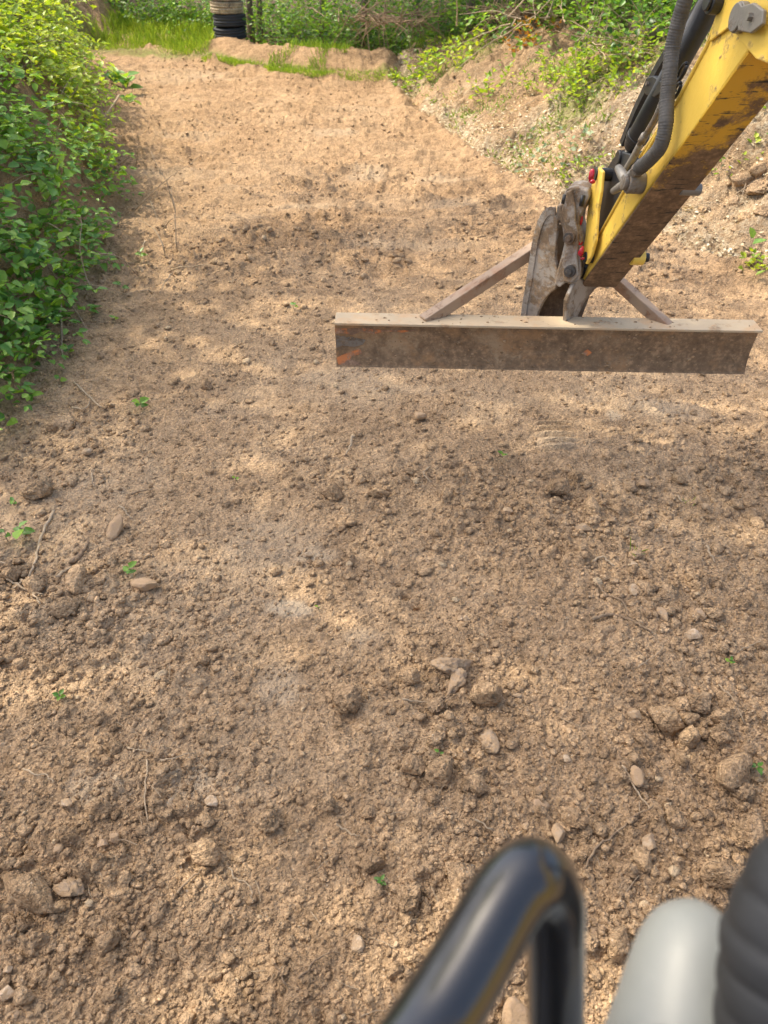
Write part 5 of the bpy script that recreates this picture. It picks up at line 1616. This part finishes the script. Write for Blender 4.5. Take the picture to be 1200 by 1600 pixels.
# woodland edge across the top of the picture
rs3 = random.Random(5)
WL = ['behind the tall grass', 'right of the tyres', 'behind the earth berm, left part', 'behind the earth berm, middle', 'behind the exposed root mass', 'behind the right bank crest', 'behind the orange bush', 'behind the log', 'behind the arm']
trk = [(392, 55, .055), (405, 40, .05), (563, 40, .05), (640, 45, .045), (655, 40, .035), (735, 42, .06), (752, 40, .035), (765, 38, .03), (790, 40, .05), (905, 42, .09), (885, 48, .08), (500, 40, .04), (690, 45, .03), (805, 42, .035)]
desc = ['thin tree trunk touching the right side of the tyre stack', 'second thin trunk right of the tyre stack', 'slim trunk rising from the exposed root mass', 'slim dark trunk in the wood above the middle of the berm', 'leaning thin stem beside the slim dark trunk',
        'straight brown trunk above the left crest of the right bank', 'thin stem right of the straight brown trunk', 'very thin stem in the wood above the bank crest', 'brown trunk left of the orange bush', 'thick forked trunk above the bank, right stem', 'thick forked trunk above the bank, left leaning stem',
        'slim trunk in the wood behind the berm', 'spindly stem in the shaded wood', 'thin stem just left of the brown root ball']
for (px, py, r), ds in zip(trk, desc):
    bx, by = base_hit(px, py + 38)
    p, t = hit(px, py + 12, False)
    y = base_hit(px, 120)[1] + 2.0 + rs3.uniform(.0, .8) if px < 660 else p.y + rs3.uniform(.1, .5)
    x = (px - 600) / FPX * (y * math.cos(PITCH) + 1.0)
    tree(x, y, 6.5, r, 1.7, 700, ds, 'leaf_forest', 'trees of the wood beyond the track', .2, (rs3.uniform(-.3, .3), rs3.uniform(-.2, .2)), 'woodland_tree', .5)
k = 0
GU = 'undergrowth shrubs along the wood edge'
where = {0: 'left of the tyres', 1: 'behind the berm', 2: 'above the root mass', 3: 'behind the right bank crest', 4: 'behind the log and the arm'}
names_u = ['dark green leafy shrub', 'mid green rounded shrub', 'loose-leaved green shrub', 'dense hazel-like shrub', 'ferny green shrub', 'tangled bramble-like shrub', 'pale green airy shrub']
seen = {}
for row in range(4):
    for px in range(150, 1200, 62 - 4 * row):
        q = px + rs3.uniform(-14, 14)
        if row < 2 and q < 395: continue
        y0 = hit(q, 58, False)[0].y if q > 660 else base_hit(q, 118 if q < 600 else 134)[1] + 1.75
        y = y0 + row * .55 + rs3.uniform(-.15, .2)
        if q < 395: y += 1.2
        if 820 > q > 740 and row == 0: continue
        x = (q - 600) / FPX * (y * math.cos(PITCH) + 1.0)
        if float(berm_d(np.array([x]), np.array([y]))[0]) < .8: continue
        z = mz(x, y)
        reg = 0 if q < 330 else 1 if q < 520 else 2 if q < 660 else 3 if q < 880 else 4
        nm = names_u[(k * 3 + row) % 7]
        rk = ['first row', 'second row', 'third row', 'back row'][row]
        key = (nm, rk, reg); seen[key] = seen.get(key, 0) + 1
        lab = '%s %s, %s' % (nm, where[reg], rk) + ('' if seen[key] == 1 else ', further right')
        bush(0, 0, .55, .75 + .25 * row, lab, 'leaf_forest' if rs3.random() < .75 else 'leaf_shade', 30, .085, GU, 30 if row < 2 else 10, name='woodland_shrub', cat='shrub', bias=rs3.uniform(-.15, .25), gapk=.75, pos=Vector((x, y, z)))
        k += 1
print('woodland shrubs', k)

# brush piles and exposed roots
def brush(px, py, n, L, rx, label, mat='twig', down=0.0, name='brush_pile', cat='brush', zoff=0.0, rad=.009):
    p, t = hit(px, py, False)
    m = MB()
    for _ in range(n):
        q = p + Vector((random.gauss(0, rx), random.gauss(0, rx * .6), random.uniform(0, .08) + zoff))
        d = Vector((random.gauss(0, 1), random.gauss(0, .6), random.gauss(.25 - down, .45))).normalized(); pp = [q]; l = L * random.uniform(.4, 1.1)
        for _i in range(5): d = (d + rvec(.18)).normalized(); pp.append(pp[-1] + d * l / 5)
        m.tube(pp, [rad * random.uniform(.6, 1.1) * (1 - .14 * i) for i in range(6)], 5, False)
    o = m.build(name, M[mat], None, True)
    return tag(o, label, cat, None, 'stuff')
brush(600, 82, 110, .6, .35, 'mass of exposed brown roots hanging over the earth edge at the wood', down=.5, name='root_mass', cat='roots', zoff=.35)
brush(818, 50, 170, .4, .22, 'brown ball of tangled dead roots on the bank crest', down=.1, name='root_ball', cat='roots', zoff=.15)
brush(895, 55, 26, .9, .4, 'loose pile of thin bare branches on the bank left of the arm', 'pale_wood', zoff=.1, rad=.010)
brush(985, 70, 40, .6, .35, 'dry brush lying around the fallen log', 'pale_wood', zoff=.03, rad=.006)
brush(1000, 90, 26, .5, .35, 'scattered dry twigs left of the hydraulic hose', 'pale_wood', zoff=.02, rad=.005)
brush(60, 35, 60, .5, .35, 'dead twig tangle in the shrubs at the top left corner', 'twig', zoff=.15, rad=.005)
def log(a, b, r, label, mat='bark', lift=.05):
    p = hit(*a, fine=False)[0] + Vector((0, 0, lift)); q = hit(*b, fine=False)[0] + Vector((0, 0, lift))
    m = MB(); m.tube(smooth_path([p, p.lerp(q, .35) + rvec(.02), p.lerp(q, .7) + rvec(.02), q], 4), [r * random.uniform(.9, 1.1) * (1 - .02 * i) for i in range(13)], 12)
    o = m.build('fallen_log', M[mat], None, True)
    return tag(o, label, 'log')
log((975, 48), (1018, 72), .075, 'short fallen log with brown bark lying on the bank left of the hose', 'bark', .10)
log((905, 75), (1002, 98), .016, 'long thin pale branch lying below the fallen log', 'pale_wood', .04)
log((870, 12), (873, 42), .016, 'bare pale upright branch beside the thick forked trunk', 'pale_wood', .2)
log((730, 62), (775, 56), .03, 'short brown branch lying on the bank crest', 'twig', .04)
print('done objects', len(bpy.data.objects), 'tris', sum(sum(len(p.vertices) - 2 for p in o.data.polygons) if len(o.data.polygons) < 3000 else len(o.data.loops) - 2 * len(o.data.polygons) for o in bpy.data.objects if o.type == 'MESH'))
